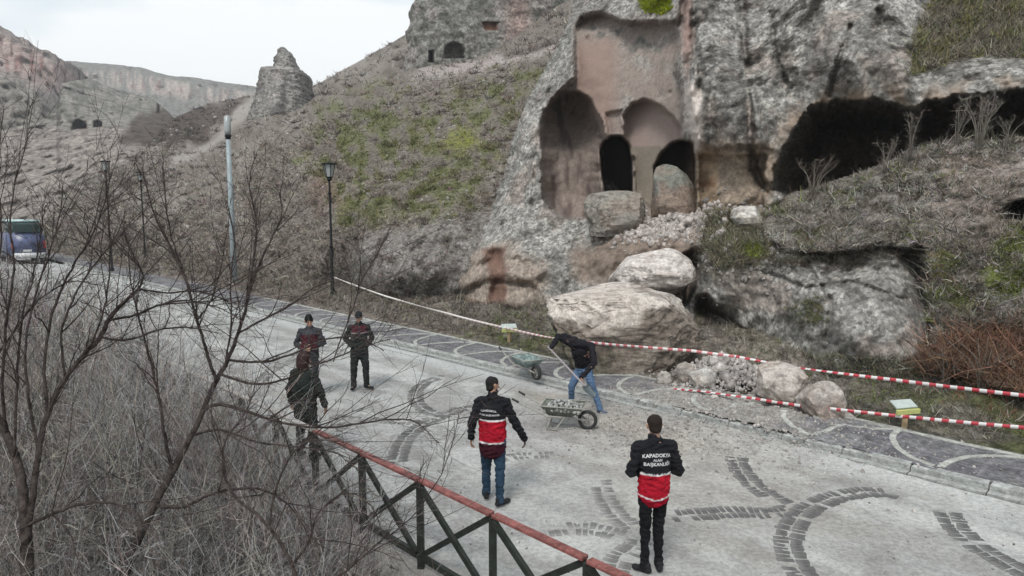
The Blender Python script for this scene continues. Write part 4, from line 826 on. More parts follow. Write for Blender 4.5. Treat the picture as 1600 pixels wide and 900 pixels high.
# minibus
M_PURP = mat('purple_paint', base=(.06, .075, .15), rough=.35, var=.8, vscale=2.2, spec=.5); M_LPAINT = mat('pale_teal_roof', base=(.42, .55, .55), rough=.4); M_BGL = mat('dark_glass', base=(.03, .055, .055), rough=.08, spec=.6); M_WHITE = mat('white_bumper', base=(.6, .6, .6), rough=.4, var=.1); M_LIGHTR = mat('tail_light', base=(.4, .03, .03), rough=.3)
p = at(73, 411, 'z', .02); s_, n_ = tosn(p.x, p.y)
r = empty('minibus', sn(s_, n_-1.05, .0), ROT); meta(r, 'purple minibus with pale teal roof parked far up the road at the left edge', 'minibus'); r.scale = (1, 1.08, 1.18)
bm = bmesh.new(); v = box(bm, 3.0, 0, 1.18, 6.0, 2.1, 1.65)
for q in v:
    if q.co.z > 1.8: q.co.y *= .93
bmesh.ops.bevel(bm, geom=bm.edges[:], offset=.13, segments=3, affect='EDGES'); bmo('body', bm, M_PURP, r, True)
bm = bmesh.new(); v = box(bm, 3.0, 0, 2.32, 5.8, 1.92, .68)
for q in v:
    if q.co.z > 2.4: q.co.y *= .86; q.co.x = 3+(q.co.x-3)*.95
bmesh.ops.bevel(bm, geom=bm.edges[:], offset=.08, segments=3, affect='EDGES'); bmo('cabin', bm, M_BGL, r, True)
bm = bmesh.new(); box(bm, 3.0, 0, 2.72, 5.4, 1.66, .16); bmesh.ops.bevel(bm, geom=bm.edges[:], offset=.05, segments=2, affect='EDGES'); bmo('roof', bm, M_LPAINT, r, True)
bm = bmesh.new(); box(bm, -.06, 0, .55, .22, 2.0, .34); bmesh.ops.bevel(bm, geom=bm.edges[:], offset=.05, segments=2, affect='EDGES'); bmo('bumper', bm, M_WHITE, r, True)
bm = bmesh.new(); box(bm, -.02, .1, .86, .04, .5, .13); bmo('number_plate', bm, M_WHITE, r)
bm = bmesh.new(); box(bm, 0.06, 0, 2.28, .06, 1.62, .5); bmo('rear_window', bm, M_BGL, r)
for s in (-1, 1):
    bm = bmesh.new(); box(bm, .02, s*.93, 1.25, .08, .12, .5); bmo('tail_light', bm, M_LIGHTR, r)
    for x in (1.1, 4.8):
        bm = bmesh.new(); tube(bm, [(x, s*.80, .36), (x, s*1.04, .36)], .36, 20); wv = bmo('wheel', bm, M_RUBBER, r)
        bm = bmesh.new(); tube(bm, [(x, s*.9, .36), (x, s*1.055, .36)], .2, 12); bmo('rim', bm, M_RIM, wv)

# ================================================================ PEOPLE
M_CLOTH = mat('cloth', attr=True, rough=.85, spec=.15, bump=.006, bscale=30); M_SKIN = mat('skin', attr=True, rough=.6, spec=.3); M_HAIR = mat('hair', base=(.018, .013, .011), rough=.7, bump=.01, bscale=60, var=.4, vscale=30); M_SHOE = mat('shoe_leather', base=(.02, .02, .022), rough=.6)
def cap_(bm, p, q, r1, r2, side=Vector((1, 0, 0)), nseg=14):
    """tapered rounded limb; r = (across side axis, other axis)"""
    p = Vector(p); q = Vector(q); d = q-p; L = d.length
    if L < 1e-5: d = Vector((0, 0, 1)); L = 1e-5
    d = d.normalized(); x = side-d*side.dot(d)
    if x.length < .1: x = Vector((0, 1, 0))-d*d.y
    x.normalize(); y = d.cross(x)
    if not isinstance(r1, tuple): r1 = (r1, r1)
    if not isinstance(r2, tuple): r2 = (r2, r2)
    rings = []
    for a in (-80, -55, -28): c = math.cos(math.radians(a)); s = math.sin(math.radians(a)); rings.append((p+d*min(r1)*s, r1[0]*c, r1[1]*c))
    for u in (0, .33, .66, 1): rings.append((p.lerp(q, u), r1[0]+(r2[0]-r1[0])*u, r1[1]+(r2[1]-r1[1])*u))
    for a in (28, 55, 80): c = math.cos(math.radians(a)); s = math.sin(math.radians(a)); rings.append((q+d*min(r2)*s, r2[0]*c, r2[1]*c))
    R_ = [[bm.verts.new(o+x*a*math.cos(2*math.pi*k/nseg)+y*b*math.sin(2*math.pi*k/nseg)) for k in range(nseg)] for o, a, b in rings]
    for A, B in zip(R_, R_[1:]):
        for k in range(nseg): bm.faces.new((A[k], A[(k+1) % nseg], B[(k+1) % nseg], B[k]))
    bm.faces.new(R_[0][::-1]); bm.faces.new(R_[-1])
def fuse(name, bm, voxel, colf, mat_, parent, wrinkle=0, smooth=3):
    me = bpy.data.meshes.new(name+'_raw'); bm.to_mesh(me); bm.free(); o = bpy.data.objects.new(name+'_raw', me); COL.objects.link(o)
    m = o.modifiers.new('r', 'REMESH'); m.mode = 'VOXEL'; m.voxel_size = voxel
    if smooth: m2 = o.modifiers.new('s', 'SMOOTH'); m2.iterations = smooth; m2.factor = .5
    dg = bpy.context.evaluated_depsgraph_get(); e = o.evaluated_get(dg); nm = bpy.data.meshes.new_from_object(e); nm.name = name
    bpy.data.objects.remove(o); bpy.data.meshes.remove(me)
    n = len(nm.vertices); V = np.zeros(n*3); nm.vertices.foreach_get('co', V); V = V.reshape(-1, 3)
    if wrinkle:
        Nn = np.zeros(n*3); nm.vertices.foreach_get('normal', Nn); Nn = Nn.reshape(-1, 3)
        flat_ = 1-.85*(ss(1.17, 1.21, V[:, 2])*(1-ss(1.40, 1.44, V[:, 2]))*ss(0, .04, -V[:, 1])*(1-ss(.13, .17, abs(V[:, 0]))) if name == 'jacket' else 0)
        V = V+Nn*(flat_*wrinkle*(fbm(V*np.array([9, 9, 16.])+parent.location.x*3, 3, True)))[:, None]; nm.vertices.foreach_set('co', V.ravel())
    C = colf(V); ca = nm.color_attributes.new('base', 'FLOAT_COLOR', 'POINT'); ca.data.foreach_set('color', np.concatenate([C, np.ones((n, 1))], 1).astype(np.float32).ravel()); nm.update()
    return link(name, nm, mat_, parent, True)
def hand(bm, wrist, d, palmn, curl=.5, s=1.0, thumb=1):
    d = Vector(d).normalized(); palmn = (Vector(palmn)-d*Vector(palmn).dot(d)).normalized(); sd = d.cross(palmn)*thumb
    w = Vector(wrist); k = w+d*.085*s
    cap_(bm, w, k, (.026*s, .016*s), (.038*s, .014*s), side=sd)
    for i, (o_, L) in enumerate(((.030, .070), (.011, .078), (-.009, .073), (-.028, .058))):
        b = k+sd*o_*s; a1 = curl*.6; a2 = curl*1.7+.05*i
        m_ = b+(d*math.cos(a1)+palmn*math.sin(a1))*L*.5*s; e = m_+(d*math.cos(a2)+palmn*math.sin(a2))*L*.5*s
        cap_(bm, b, m_, .0098*s, .009*s, nseg=8); cap_(bm, m_, e, .009*s, .0075*s, nseg=8)
    b = w+d*.02*s+sd*.026*s; m_ = b+(d*.6+sd*.6+palmn*.3).normalized()*.045*s; e = m_+(d*.9+palmn*(.3+curl*.5)).normalized()*.032*s
    cap_(bm, b, m_, .013*s, .011*s, nseg=8); cap_(bm, m_, e, .011*s, .009*s, nseg=8)
def person(loc, rz, J, look, label, H=1.75):
    """J: joints in metres (x right, y forward, z up); look: colours and clothes"""
    J = {k: Vector(v) for k, v in J.items()}
    r = empty('person', loc, rz); meta(r, label, 'person')
    hd = J['headdir'].normalized() if 'headdir' in J else Vector((0, 1, 0)); up = (J['head']-J['neck']).normalized(); hs = up.cross(hd)*-1; hs.normalize(); hf = up.cross(hs); 
    if hf.dot(hd) < 0: hf = -hf
    h = J['head']; sx = (J['shR']-J['shL']).normalized()
    bm = bmesh.new()   # ---- the body, one continuous surface
    cap_(bm, h+up*.035-hf*.012, h+up*.03+hf*.012, (.074, .082), (.072, .08), side=hs)
    cap_(bm, h-up*.04+hf*.02, h-up*.075+hf*.045, (.058, .062), (.034, .036), side=hs)
    cap_(bm, h-up*.0+hf*.086, h-up*.028+hf*.104, .010, .014, nseg=8); cap_(bm, h-up*.062+hf*.084, h-up*.066+hf*.088, (.022, .009), (.022, .009), side=hs, nseg=8)
    for s in (-1, 1): cap_(bm, h+hs*s*.076-up*.015, h+hs*s*.082+up*.02-hf*.008, .012, .015, nseg=8)
    cap_(bm, J['neck']-up*.03, h-up*.06, .056, .052)
    cap_(bm, J['chest'], J['neck']-up*.02, (.15, .10), (.075, .06), side=sx); cap_(bm, J['pelvis'], J['chest'], (.14, .10), (.155, .105), side=sx)
    for s in 'LR':
        cap_(bm, J['sh'+s], J['el'+s], .046, .037); cap_(bm, J['el'+s], J['wr'+s], .037, .025); cap_(bm, J['chest'].lerp(J['sh'+s], .6), J['sh'+s], .06, .05)
        cap_(bm, J['hip'+s], J['kn'+s], .06, .038); cap_(bm, J['kn'+s], J['an'+s], .038, .026); cap_(bm, J['an'+s], J['an'+s]+(J['toe'+s]-J['an'+s])*.6, .024, .018)
        if 'hd'+s in J: hand(bm, J['wr'+s], J['hd'+s], J.get('pn'+s, Vector((0, 1, 0))), look.get('curl', .55), thumb=(1 if s == 'R' else -1)*look.get('thumb', 1))
    def skin(V):
        C = np.tile(np.array([.36, .21, .15]), (len(V), 1)); U = V-np.array(h); a = U@np.array(hs); b = U@np.array(hf); c = U@np.array(up)
        eye = (abs(abs(a)-.03) < .011) & (abs(c-.012) < .006) & (b > .05); C[eye] = (.03, .02, .02); br = (abs(abs(a)-.032) < .018) & (abs(c-.03) < .005) & (b > .05); C[br] = (.04, .03, .025)
        C[(abs(a) < .024) & (abs(c+.064) < .005) & (b > .06)] = (.22, .08, .07); bd = (b > .02) & (c < -.035) & look.get('beard', False) & ~((abs(a) < .024) & (abs(c+.064) < .007)); C[bd] = (.08, .06, .05); return C
    fuse('body', bm, .0085, skin, M_SKIN, r, 0, 2)
    # ---- hair or cap
    bm = bmesh.new(); cap_(bm, h+up*.05-hf*.02, h+up*.052+hf*.004, (.084, .085), (.08, .076), side=hs); cap_(bm, h-up*.03-hf*.045, h+up*.04-hf*.03, (.066, .045), (.078, .06), side=hs)
    if look.get('cap') == 'beanie': cap_(bm, h+up*.05-hf*.01, h+up*.085-hf*.012, (.092, .096), (.078, .08), side=hs)
    if look.get('cap') == 'hood': cap_(bm, h+up*.04-hf*.03, h-up*.08-hf*.04, (.105, .10), (.10, .09), side=hs)
    if look.get('cap') == 'peak': cap_(bm, h+up*.05+hf*.07, h+up*.035+hf*.13, (.06, .012), (.05, .01), side=hs); cap_(bm, h+up*.06, h+up*.075, (.086, .092), (.08, .085), side=hs)
    hc_ = look.get('hair', (.02, .015, .012)); fuse('cap' if look.get('cap') else 'hair', bm, .010, lambda V: np.tile(np.array(hc_), (len(V), 1)), M_CLOTH, r, .006, 2)
    # ---- trousers
    tc_ = look['trousers']; tr = look.get('tr', 1.0)
    def trc(V):
        C = np.tile(np.array(tc_), (len(V), 1)); k = fbm(V*6+3, 3); C = C*(1+.35*k)[:, None]; C[:, :] += (np.clip(.22-V[:, 2], 0, .22)*.18*look.get('dust', .3))[:, None]; return C
    bm = bmesh.new(); cap_(bm, J['pelvis']-Vector((0, 0, .06)), J['pelvis'].lerp(J['chest'], .25), (.155*tr, .118), (.155, .115), side=sx)
    for s in 'LR':
        kn = J['kn'+s]; cap_(bm, J['hip'+s], kn, (.098*tr, .10*tr), .068*tr); cap_(bm, kn, J['an'+s]+(kn-J['an'+s])*.08, .068*tr, .053*tr)
        cap_(bm, J['an'+s]+(kn-J['an'+s])*.10, J['an'+s]+(kn-J['an'+s])*.0, .056*tr, .060*tr)
    fuse('trousers', bm, .012, trc, M_CLOTH, r, .024, 2)
    # ---- shoes
    for s in 'LR':
        bm = bmesh.new(); an = J['an'+s]; toe = J['toe'+s]; f = (toe-an); f.z = 0; f.normalize(); g = Vector((an.x, an.y, J['toe'+s].z)); sdv = Vector((f.y, -f.x, 0))
        cap_(bm, g-f*.05+Vector((0, 0, .012)), toe+Vector((0, 0, .005)), (.038, .034), (.042, .030), side=sdv); cap_(bm, g-f*.03+Vector((0, 0, .06)), g+f*.03+Vector((0, 0, .04)), (.042, .045), (.040, .036), side=sdv)
        sc_ = look.get('shoe', (.02, .02, .022)); fuse('shoe', bm, .010, lambda V: np.tile(np.array(sc_), (len(V), 1)), M_CLOTH, r, 0, 1)
    # ---- jacket
    bm = bmesh.new(); jw = look.get('jw', 1.0); hem = J['pelvis']-Vector((0, 0, look.get('hem', .10)))
    cap_(bm, hem, J['pelvis'].lerp(J['chest'], .5), (.178*jw, .135*jw), (.180*jw, .14*jw), side=sx)
    cap_(bm, J['pelvis'].lerp(J['chest'], .5), J['chest']+up*.04, (.180*jw, .14*jw), (.19*jw, .135*jw), side=sx)
    cap_(bm, J['chest']+up*.04, J['neck']-up*.02, (.185*jw, .125), (.088, .078), side=sx); cap_(bm, J['neck']-up*.015, J['neck']+up*.035, (.076, .078), (.070, .072), side=hs)
    cap_(bm, J['shL'], J['shR'], .072, .072)
    for s in 'LR': cap_(bm, J['neck']-up*.03, J['sh'+s].lerp(J['neck'], .12), .062, .062)
    for s in 'LR':
        cap_(bm, J['chest'].lerp(J['sh'+s], .55)+Vector((0, 0, .01)), J['sh'+s]-Vector((0, 0, .02)), .072, .062); cap_(bm, J['sh'+s]-Vector((0, 0, .012)), J['el'+s], .066, .056); cap_(bm, J['el'+s], J['wr'+s].lerp(J['el'+s], .04), .058, .045)
        v = (J['wr'+s]-J['el'+s]).normalized(); cap_(bm, J['wr'+s]-v*.05, J['wr'+s]-v*.02, .05, .047)
    jk = fuse('jacket', bm, .011, lambda V: look['jacket'](V, J, sx), M_CLOTH, r, look.get('wr', .030), 2)
    return r, jk, J
def stand(ht=1.75, spread=.10, la=(.27, -.03), ra=(.27, -.03), lh=None, rh=None, tl=.12, tr_=.12, lean=0.0, ly=0, ry=0, head=(0, 1, 0), outl=.02, outr=.02):
    k = ht/1.75; V = Vector
    J = dict(pelvis=V((0, 0, .93)), chest=V((0, .0+lean*.5, 1.28)), neck=V((0, -.01+lean, 1.475)), head=V((0, .02+lean*1.1, 1.625)), headdir=V(head),
      shL=V((-.18, lean*.9, 1.405)), shR=V((.18, lean*.9, 1.405)), hipL=V((-.085, 0, .90)), hipR=V((.085, 0, .90)), knL=V((-spread, ly*.5+.025, .50)), knR=V((spread, ry*.5+.025, .50)),
      anL=V((-spread-.01, ly-.02, .085)), anR=V((spread+.01, ry-.02, .085)), toeL=V((-spread-.01-outl, ly+tl, .035)), toeR=V((spread+.01+outr, ry+tr_, .035)))
    J['elL'] = V((-la[0], la[1], 1.14)) if lh is None else V(lh[0]); J['elR'] = V((ra[0], ra[1], 1.14)) if rh is None else V(rh[0])
    J['wrL'] = V((-la[0]-.03, la[1]+.07, .89)) if lh is None else V(lh[1]); J['wrR'] = V((ra[0]+.03, ra[1]+.07, .89)) if rh is None else V(rh[1])
    if lh is None: J['hdL'] = V((0, .15, -1)); J['pnL'] = V((1, .1, 0))
    elif len(lh) > 2: J['hdL'] = V(lh[2]); J['pnL'] = V(lh[3])
    if rh is None: J['hdR'] = V((0, .15, -1)); J['pnR'] = V((-1, .1, 0))
    elif len(rh) > 2: J['hdR'] = V(rh[2]); J['pnR'] = V(rh[3])
    for q in J:
        if q[:2] not in ('hd', 'pn') and q != 'headdir': J[q] = J[q]*k
    return J
RED = (.36, .008, .022); BLK = (.012, .012, .015); WHT = (.62, .60, .60)
def redjacket(z0, z1, w=.20, low=None, lowc=(.30, .005, .02), v=.05):
    def f(V, J, sx):
        C = np.tile(np.array(BLK), (len(V), 1)); x = V[:, 0]; z = V[:, 2]; arm = np.zeros(len(V), bool)
        for s in 'LR':
            for a, b in (('sh', 'el'), ('el', 'wr')):
                p, q = np.array(J[a+s]), np.array(J[b+s]); d = q-p; u = np.clip(((V-p)@d)/(d@d), 0, 1); arm |= (np.linalg.norm(V-p-u[:, None]*d, axis=1) < .092) & (abs(x) > .15)
        t = ~arm; dip = v*np.clip(1-abs(x)/.2, 0, 1)
        C[t & (z < z1)] = RED; C[t & (abs(z-z1) < .011)] = WHT; lo = z0-dip
        C[t & (abs(z-lo) < .009)] = WHT; C[t & (z < lo-.009)] = lowc if low is None else low
        return C*(1+.25*fbm(V*7, 2))[:, None]
    return f
def darkjacket(base, red=None):
    def f(V, J, sx):
        C = np.tile(np.array(base), (len(V), 1))
        if red is not None:
            x = V[:, 0]; z = V[:, 2]; y = V[:, 1]; k = (abs(x) < .17) & (z > red[0]) & (z < red[1]) & (y > .03); C[k] = (.065, .012, .02); C[k & (abs(z-red[0]-.03) < .012)] = (.35, .33, .33); C[k & (abs(x) < .02)] = (.05, .03, .04)
        return C*(1+.4*fbm(V*6, 3))[:, None]
    return f
def lettering(txt, jk, parent, size, cx, cz, yside, arc=0, off=.004):
    """white printed letters laid on the back of the jacket"""
    cu = bpy.data.curves.new('lettering', 'FONT'); cu.body = txt; cu.size = size; cu.align_x = 'CENTER'; cu.align_y = 'CENTER'; cu.resolution_u = 2; cu.offset = size*.02
    o = bpy.data.objects.new('lettering_raw', cu); COL.objects.link(o); dg = bpy.context.evaluated_depsgraph_get(); me = bpy.data.meshes.new_from_object(o.evaluated_get(dg)); bpy.data.objects.remove(o)
    bvh = BVHTree.FromPolygons([v.co for v in jk.data.vertices], [p.vertices[:] for p in jk.data.polygons])
    for v in me.vertices:
        x = v.co.x if yside < 0 else -v.co.x
        X = cx+x; Z = cz+v.co.y-arc*(v.co.x**2)
        h = bvh.ray_cast(Vector((X, yside*.6, Z)), Vector((0, -yside, 0))); y = h[0].y if h[0] else yside*.13
        v.co = (X, y+yside*off, Z)
    me.name = 'lettering'; ob = link('lettering', me, M_LETTER, jk); return ob
M_LETTER = mat('white_print', base=(.62, .62, .62), rough=.7)
# right man, seen from behind, hands together in front
J1 = stand(1.77, .075, lh=((-.265, -.04, 1.15), (-.13, .21, 1.08), (.8, .6, -.2), (.2, -1, 0)), rh=((.265, -.04, 1.15), (.12, .21, 1.10), (-.8, .6, -.2), (-.2, -1, 0)), ly=.0, ry=.03, tl=.06, tr_=.10, outl=.09)
p1, jk1, _ = person(at(1018, 893, 'z', .0), math.radians(6), J1, dict(trousers=(.008, .008, .010), tr=.86, hem=.06, jacket=redjacket(.915, 1.15), jw=.98, hair=(.022, .016, .013), dust=.1),
 'man in black and red jacket and slim black trousers, back turned, hands in front')
lettering('KAPADOKYA', jk1, p1, .052, 0, 1.365, -1, arc=.9); lettering('ALAN', jk1, p1, .038, 0, 1.315, -1); lettering('BAŞKANLIĞI', jk1, p1, .050, 0, 1.27, -1, arc=.3)
# middle man, seen from behind, looking right
J2 = stand(1.75, .10, la=(.27, -.04), ra=(.33, .02), ly=.16, ry=-.07, head=(.8, .55, -.1), tr_=.10, outr=.10, outl=.02)
J2['wrR'] = Vector((.43, .06, .90)); J2['elR'] = Vector((.31, -.01, 1.13))
p2, jk2, _ = person(at(770, 786, 'z', .0), math.radians(-6), J2, dict(trousers=(.022, .045, .075), tr=1.0, hem=.17, jacket=redjacket(.88, 1.19, low=(.035, .006, .012), v=.0), jw=1.02, hair=(.018, .016, .016), beard=True, dust=.15),
 'man in black and red jacket and blue jeans, back turned, looking right')
lettering('ALAN BAŞKANLIĞI', jk2, p2, .032, -.03, 1.265, -1); lettering('KAPADOKYA', jk2, p2, .036, -.04, 1.325, -1, arc=1.2)
# man facing the camera on the far side of the road
J3 = stand(1.74, .13, lh=((-.29, -.07, 1.15), (-.17, .10, 1.00)), rh=((.29, -.07, 1.15), (.17, .10, 1.00)), ly=.0, ry=.0, head=(.3, 1, -.2), outl=.12, outr=.05)
p3, jk3, _ = person(at(563, 608, 'z', .01), math.radians(196), J3, dict(trousers=(.022, .024, .024), tr=1.12, hem=.12, jacket=darkjacket((.020, .022, .023), (1.26, 1.44)), cap='peak', hair=(.02, .022, .024), dust=.2),
 'man in dark clothes and peaked cap facing the camera near the far kerb')
# man in beanie left of him
J4 = stand(1.74, .10, lh=((-.29, -.03, 1.14), (-.07, .17, 1.10), (.9, .3, 0), (0, -1, 0)), rh=((.29, -.03, 1.14), (.09, .19, 1.05), (-.9, .3, 0), (0, -1, 0)), head=(-.35, 1, -.2))
p4, jk4, _ = person(at(487, 618, 'z', .01), math.radians(185), J4, dict(trousers=(.03, .035, .038), tr=1.0, hem=.12, jacket=darkjacket((.045, .045, .052), (1.0, 1.34)), cap='beanie', hair=(.008, .008, .009), dust=.2),
 'man in black beanie and grey jacket with red front, left of the capped man')
# nearest dark figure behind the fence rail and branches
J5 = stand(1.72, .12, la=(.30, .0), ra=(.30, .0), head=(.5, 1, -.1))
p5, jk5, _ = person(at(480, 716, 'z', .01), math.radians(-20), J5, dict(trousers=(.018, .02, .02), tr=1.1, hem=.22, jw=1.08, jacket=darkjacket((.018, .023, .021)), cap='hood', hair=(.035, .018, .018), dust=.15),
 'dark-coated figure with red hood standing just behind the fence rail among the branches')
# the shoveller: joints set where the photograph has them
B6 = at(912, 640, 'z', 0)
def w6(px, py, D): return at(px, py, 'D', D)-B6
fR = at(938, 646, 'z', .0)-B6; fL = at(893, 634, 'z', .0)-B6
J6 = dict(pelvis=w6(912, 574, 13.75), chest=w6(909, 549, 13.55), neck=w6(897, 532, 13.65), head=w6(886, 529, 13.7), headdir=Vector((-.6, .3, -.7)),
 shL=w6(890, 535, 13.5), shR=w6(924, 540, 13.4), hipL=w6(905, 580, 13.85), hipR=w6(918, 580, 13.65), knL=w6(893, 603, 13.75), knR=w6(926, 606, 13.45),
 anL=fL+Vector((0, 0, .085)), anR=fR+Vector((0, 0, .085)), toeL=fL+Vector((-.09, -.09, .035)), toeR=fR+Vector((.10, -.08, .035)),
 elL=w6(872, 526, 13.45), wrL=w6(862, 543, 13.25), elR=w6(929, 567, 13.1), wrR=w6(908, 590, 12.9), hdL=Vector((.1, 0, -1)), pnL=Vector((1, 0, 0)), hdR=Vector((0, -.2, -1)), pnR=Vector((1, .2, 0)))
def sj(V, J, sx): return np.tile(np.array((.013, .012, .016)), (len(V), 1))*(1+.3*fbm(V*7, 2))[:, None]
p6, jk6, _ = person(B6, 0, J6, dict(trousers=(.09, .145, .24), tr=1.0, hem=-.02, jacket=sj, jw=.97, cap='beanie', hair=(.012, .012, .014), curl=1.1, dust=.6, shoe=(.10, .12, .17)),
 'bent worker in black top and blue jeans shovelling rubble beside the wheelbarrow')
M_ASH = mat('shovel_shaft', base=(.30, .27, .28), rough=.6); M_STEEL = mat('shovel_steel', base=(.22, .26, .28), rough=.45, metal=.3)
r = empty('shovel', B6); meta(r, 'long-handled shovel held by the bent worker over the wheelbarrow', 'shovel')
h0 = w6(862, 548, 13.22); h1 = w6(909, 598, 12.78); dd = (h1-h0).normalized(); e = h1+dd*.10
bm = bmesh.new(); tube(bm, [h0-dd*.12, h1, e], .017, 8); bmo('shaft', bm, M_ASH, r, True)
bm = bmesh.new(); sdv = dd.cross(Vector((0, 0, 1))).normalized(); nn = sdv.cross(dd); G = []
for i in range(7):
    u = i/6; wdt = .115*(1-.45*max(0, u-.6)/.4); G.append([bm.verts.new(e+dd*(u*.28-.01)+sdv*(wdt*(j/4-1)) + nn*(.03*((j/4-1)**2)-.03*math.sin(u*2.4))) for j in range(9)])
for i in range(6):
    for j in range(8): bm.faces.new((G[i][j], G[i][j+1], G[i+1][j+1], G[i+1][j]))
bmesh.ops.solidify(bm, geom=bm.faces[:], thickness=.004); bmo('blade', bm, M_STEEL, r, True)
# ================================================================ PLANTS
def ribbons(B, Dr, L, W, bend, cols, segs=3):
    """many thin curved stems at once; returns vertices, quads, colours, and the sampled centre lines"""
    n = len(B); u = np.linspace(0, 1, segs+1)[None, :, None]
    C = B[:, None]+Dr[:, None]*L[:, None, None]*u+bend[:, None]*(u*u)
    rnd = RNG.normal(size=(n, 3)); sd = np.cross(Dr, rnd); sd /= np.linalg.norm(sd, axis=1)[:, None]+1e-9
    w = (W[:, None]*(1-.75*u[..., 0]))[..., None]*.5
    V = np.stack([C-sd[:, None]*w, C+sd[:, None]*w], 2).reshape(-1, 3)
    k = (segs+1)*2; base = (np.arange(n)*k)[:, None]; q = []
    for s in range(segs): q.append(np.stack([base[:, 0]+2*s, base[:, 0]+2*s+1, base[:, 0]+2*s+3, base[:, 0]+2*s+2], -1))
    Q = np.stack(q, 1).reshape(-1, 4); Cc = np.repeat(np.concatenate([cols, np.ones((n, 1))], 1), k, 0)
    return V, Q, Cc, C
class Acc:
    def __init__(s): s.V = []; s.Q = []; s.C = []; s.n = 0
    def add(s, r): s.V.append(r[0]); s.Q.append(r[1]+s.n); s.C.append(r[2]); s.n += len(r[0])
    def build(s, name, m, parent=None, label=None, cat=None, kind='stuff'):
        o = link(name, npmesh(name, np.concatenate(s.V), np.concatenate(s.Q), np.concatenate(s.C), smooth=False), m, parent); meta(o, label, cat, None, kind); return o
def unit(v): return v/(np.linalg.norm(v, axis=1)[:, None]+1e-9)
def pick_cells(P, X, Y, ok, n, wgt=None):
    idx = np.flatnonzero(ok.ravel()); p = None
    if wgt is not None: p = wgt.ravel()[idx]; p = p/p.sum()
    c = RNG.choice(idx, n, p=p); iy, ix = np.divmod(c, P.shape[1]); iy = np.clip(iy, 0, P.shape[0]-2); ix = np.clip(ix, 0, P.shape[1]-2)
    a, b = RNG.random((n, 1)), RNG.random((n, 1))
    return P[iy, ix]*(1-a)*(1-b)+P[iy, ix+1]*a*(1-b)+P[iy+1, ix]*(1-a)*b+P[iy+1, ix+1]*a*b, iy, ix
def vary(c, n, v=.3): return np.array(c)[None]*(1+v*RNG.normal(size=(n, 1)))*(1+.06*RNG.normal(size=(n, 3)))
def tufts(acc, pos, blades, hmin, hmax, wid, cols, spread=.8, lean=np.array([0, 0, 0]), segs=2, rad=.5):
    n = len(pos); rep = np.repeat(np.arange(n), blades); m = len(rep)
    hh = (np.repeat(np.broadcast_to(np.asarray(hmin, float), n), blades)+(np.repeat(np.broadcast_to(np.asarray(hmax, float), n), blades)-np.repeat(np.broadcast_to(np.asarray(hmin, float), n), blades))*RNG.random(m))
    off = RNG.normal(size=(m, 3))*np.array([1, 1, .1])*hh[:, None]*rad*.4
    d = unit(RNG.normal(size=(m, 3))*np.array([1, 1, .35])*spread+np.array([0, 0, 1])+off*.5+lean)
    bend = RNG.normal(size=(m, 3))*hh[:, None]*.3-np.array([0, 0, .25])*hh[:, None]*RNG.random((m, 1))
    W = np.repeat(np.broadcast_to(np.asarray(wid, float), n), blades)*RNG.uniform(.6, 1.4, m)
    c = np.clip(np.repeat(cols, blades, 0)*(1+.28*RNG.normal(size=(m, 1))), .015, .6)
    acc.add(ribbons(pos[rep]+off-np.array([0, 0, .02]), d, hh, W, bend, c, segs))
def relpts(name, poly, n, fn=None):
    xs, ys, P, X, Y = REL[name]; ok = (X > -60) & (X < 1660) & (Y > -40)
    if poly is not None: ok &= sdp(poly, X, Y) > 0
    if fn is not None: ok &= fn(X, Y)
    p, iy, ix = pick_cells(P, X, Y, ok, n); return p, X[iy, ix], Y[iy, ix]
# ---- hillside grass
def visible_C(X, Y): return sdp(CLIFF, X, Y) < 12
acc = Acc()
p, X, Y = relpts('hillside', None, 26000, visible_C)
D = np.linalg.norm(p-np.array([0, 0, CH]), axis=1); n1 = nz2(X, Y, 60, 1, 4); n2 = nz2(X, Y, 22, 7, 4); g = ss(-25, 25, sdp(GREENP, X, Y)+25*n2)
green = g*ss(-.25, .15, n2+.6*n1+.25*ss(250, 330, Y)) > .15+RNG.random(len(p))*.7
col = vary((.25, .22, .19), len(p)); dk = RNG.random(len(p)) < .30; col[dk] = vary((.10, .085, .07), dk.sum()); col[green] = vary((.135, .135, .06), green.sum()); lm = green & (RNG.random(len(p)) < .12+.5*ss(-8, 12, sdp([(695, 228), (705, 205), (740, 200), (745, 222), (715, 235)], X, Y))); col[lm] = vary((.155, .16, .055), lm.sum())
path = sdp([(262, 255), (270, 240), (325, 222), (340, 205), (370, 160), (405, 150), (405, 160), (385, 190), (345, 225), (300, 250)], X, Y) > -1
path |= False; dark = sdp([(185, 215), (200, 190), (300, 165), (380, 152), (390, 175), (330, 195), (330, 230), (260, 228)], X, Y) > 0; col[dark] *= .45
keep = ~path & ((sdp(FOOT, X, Y) < 0) | (RNG.random(len(p)) < .3)) & ((D < 75) | (RNG.random(len(p)) < .35)); p, col, D, green = p[keep], col[keep], D[keep], green[keep]
sz = np.clip(D*.0052, .13, .6)*np.where(green, .8, 1.0)*RNG.uniform(.6, 1.5, len(p))*(.5+1.1*ss(-.3, .5, n2[keep]))
tufts(acc, p, 9, sz*.5, sz*1.25, D*.00085, col, spread=1.1, segs=2, rad=1.0)
acc.build('dry_grass', M_VEG, label='grey dry grass and green moss covering the hillside', cat='grass')
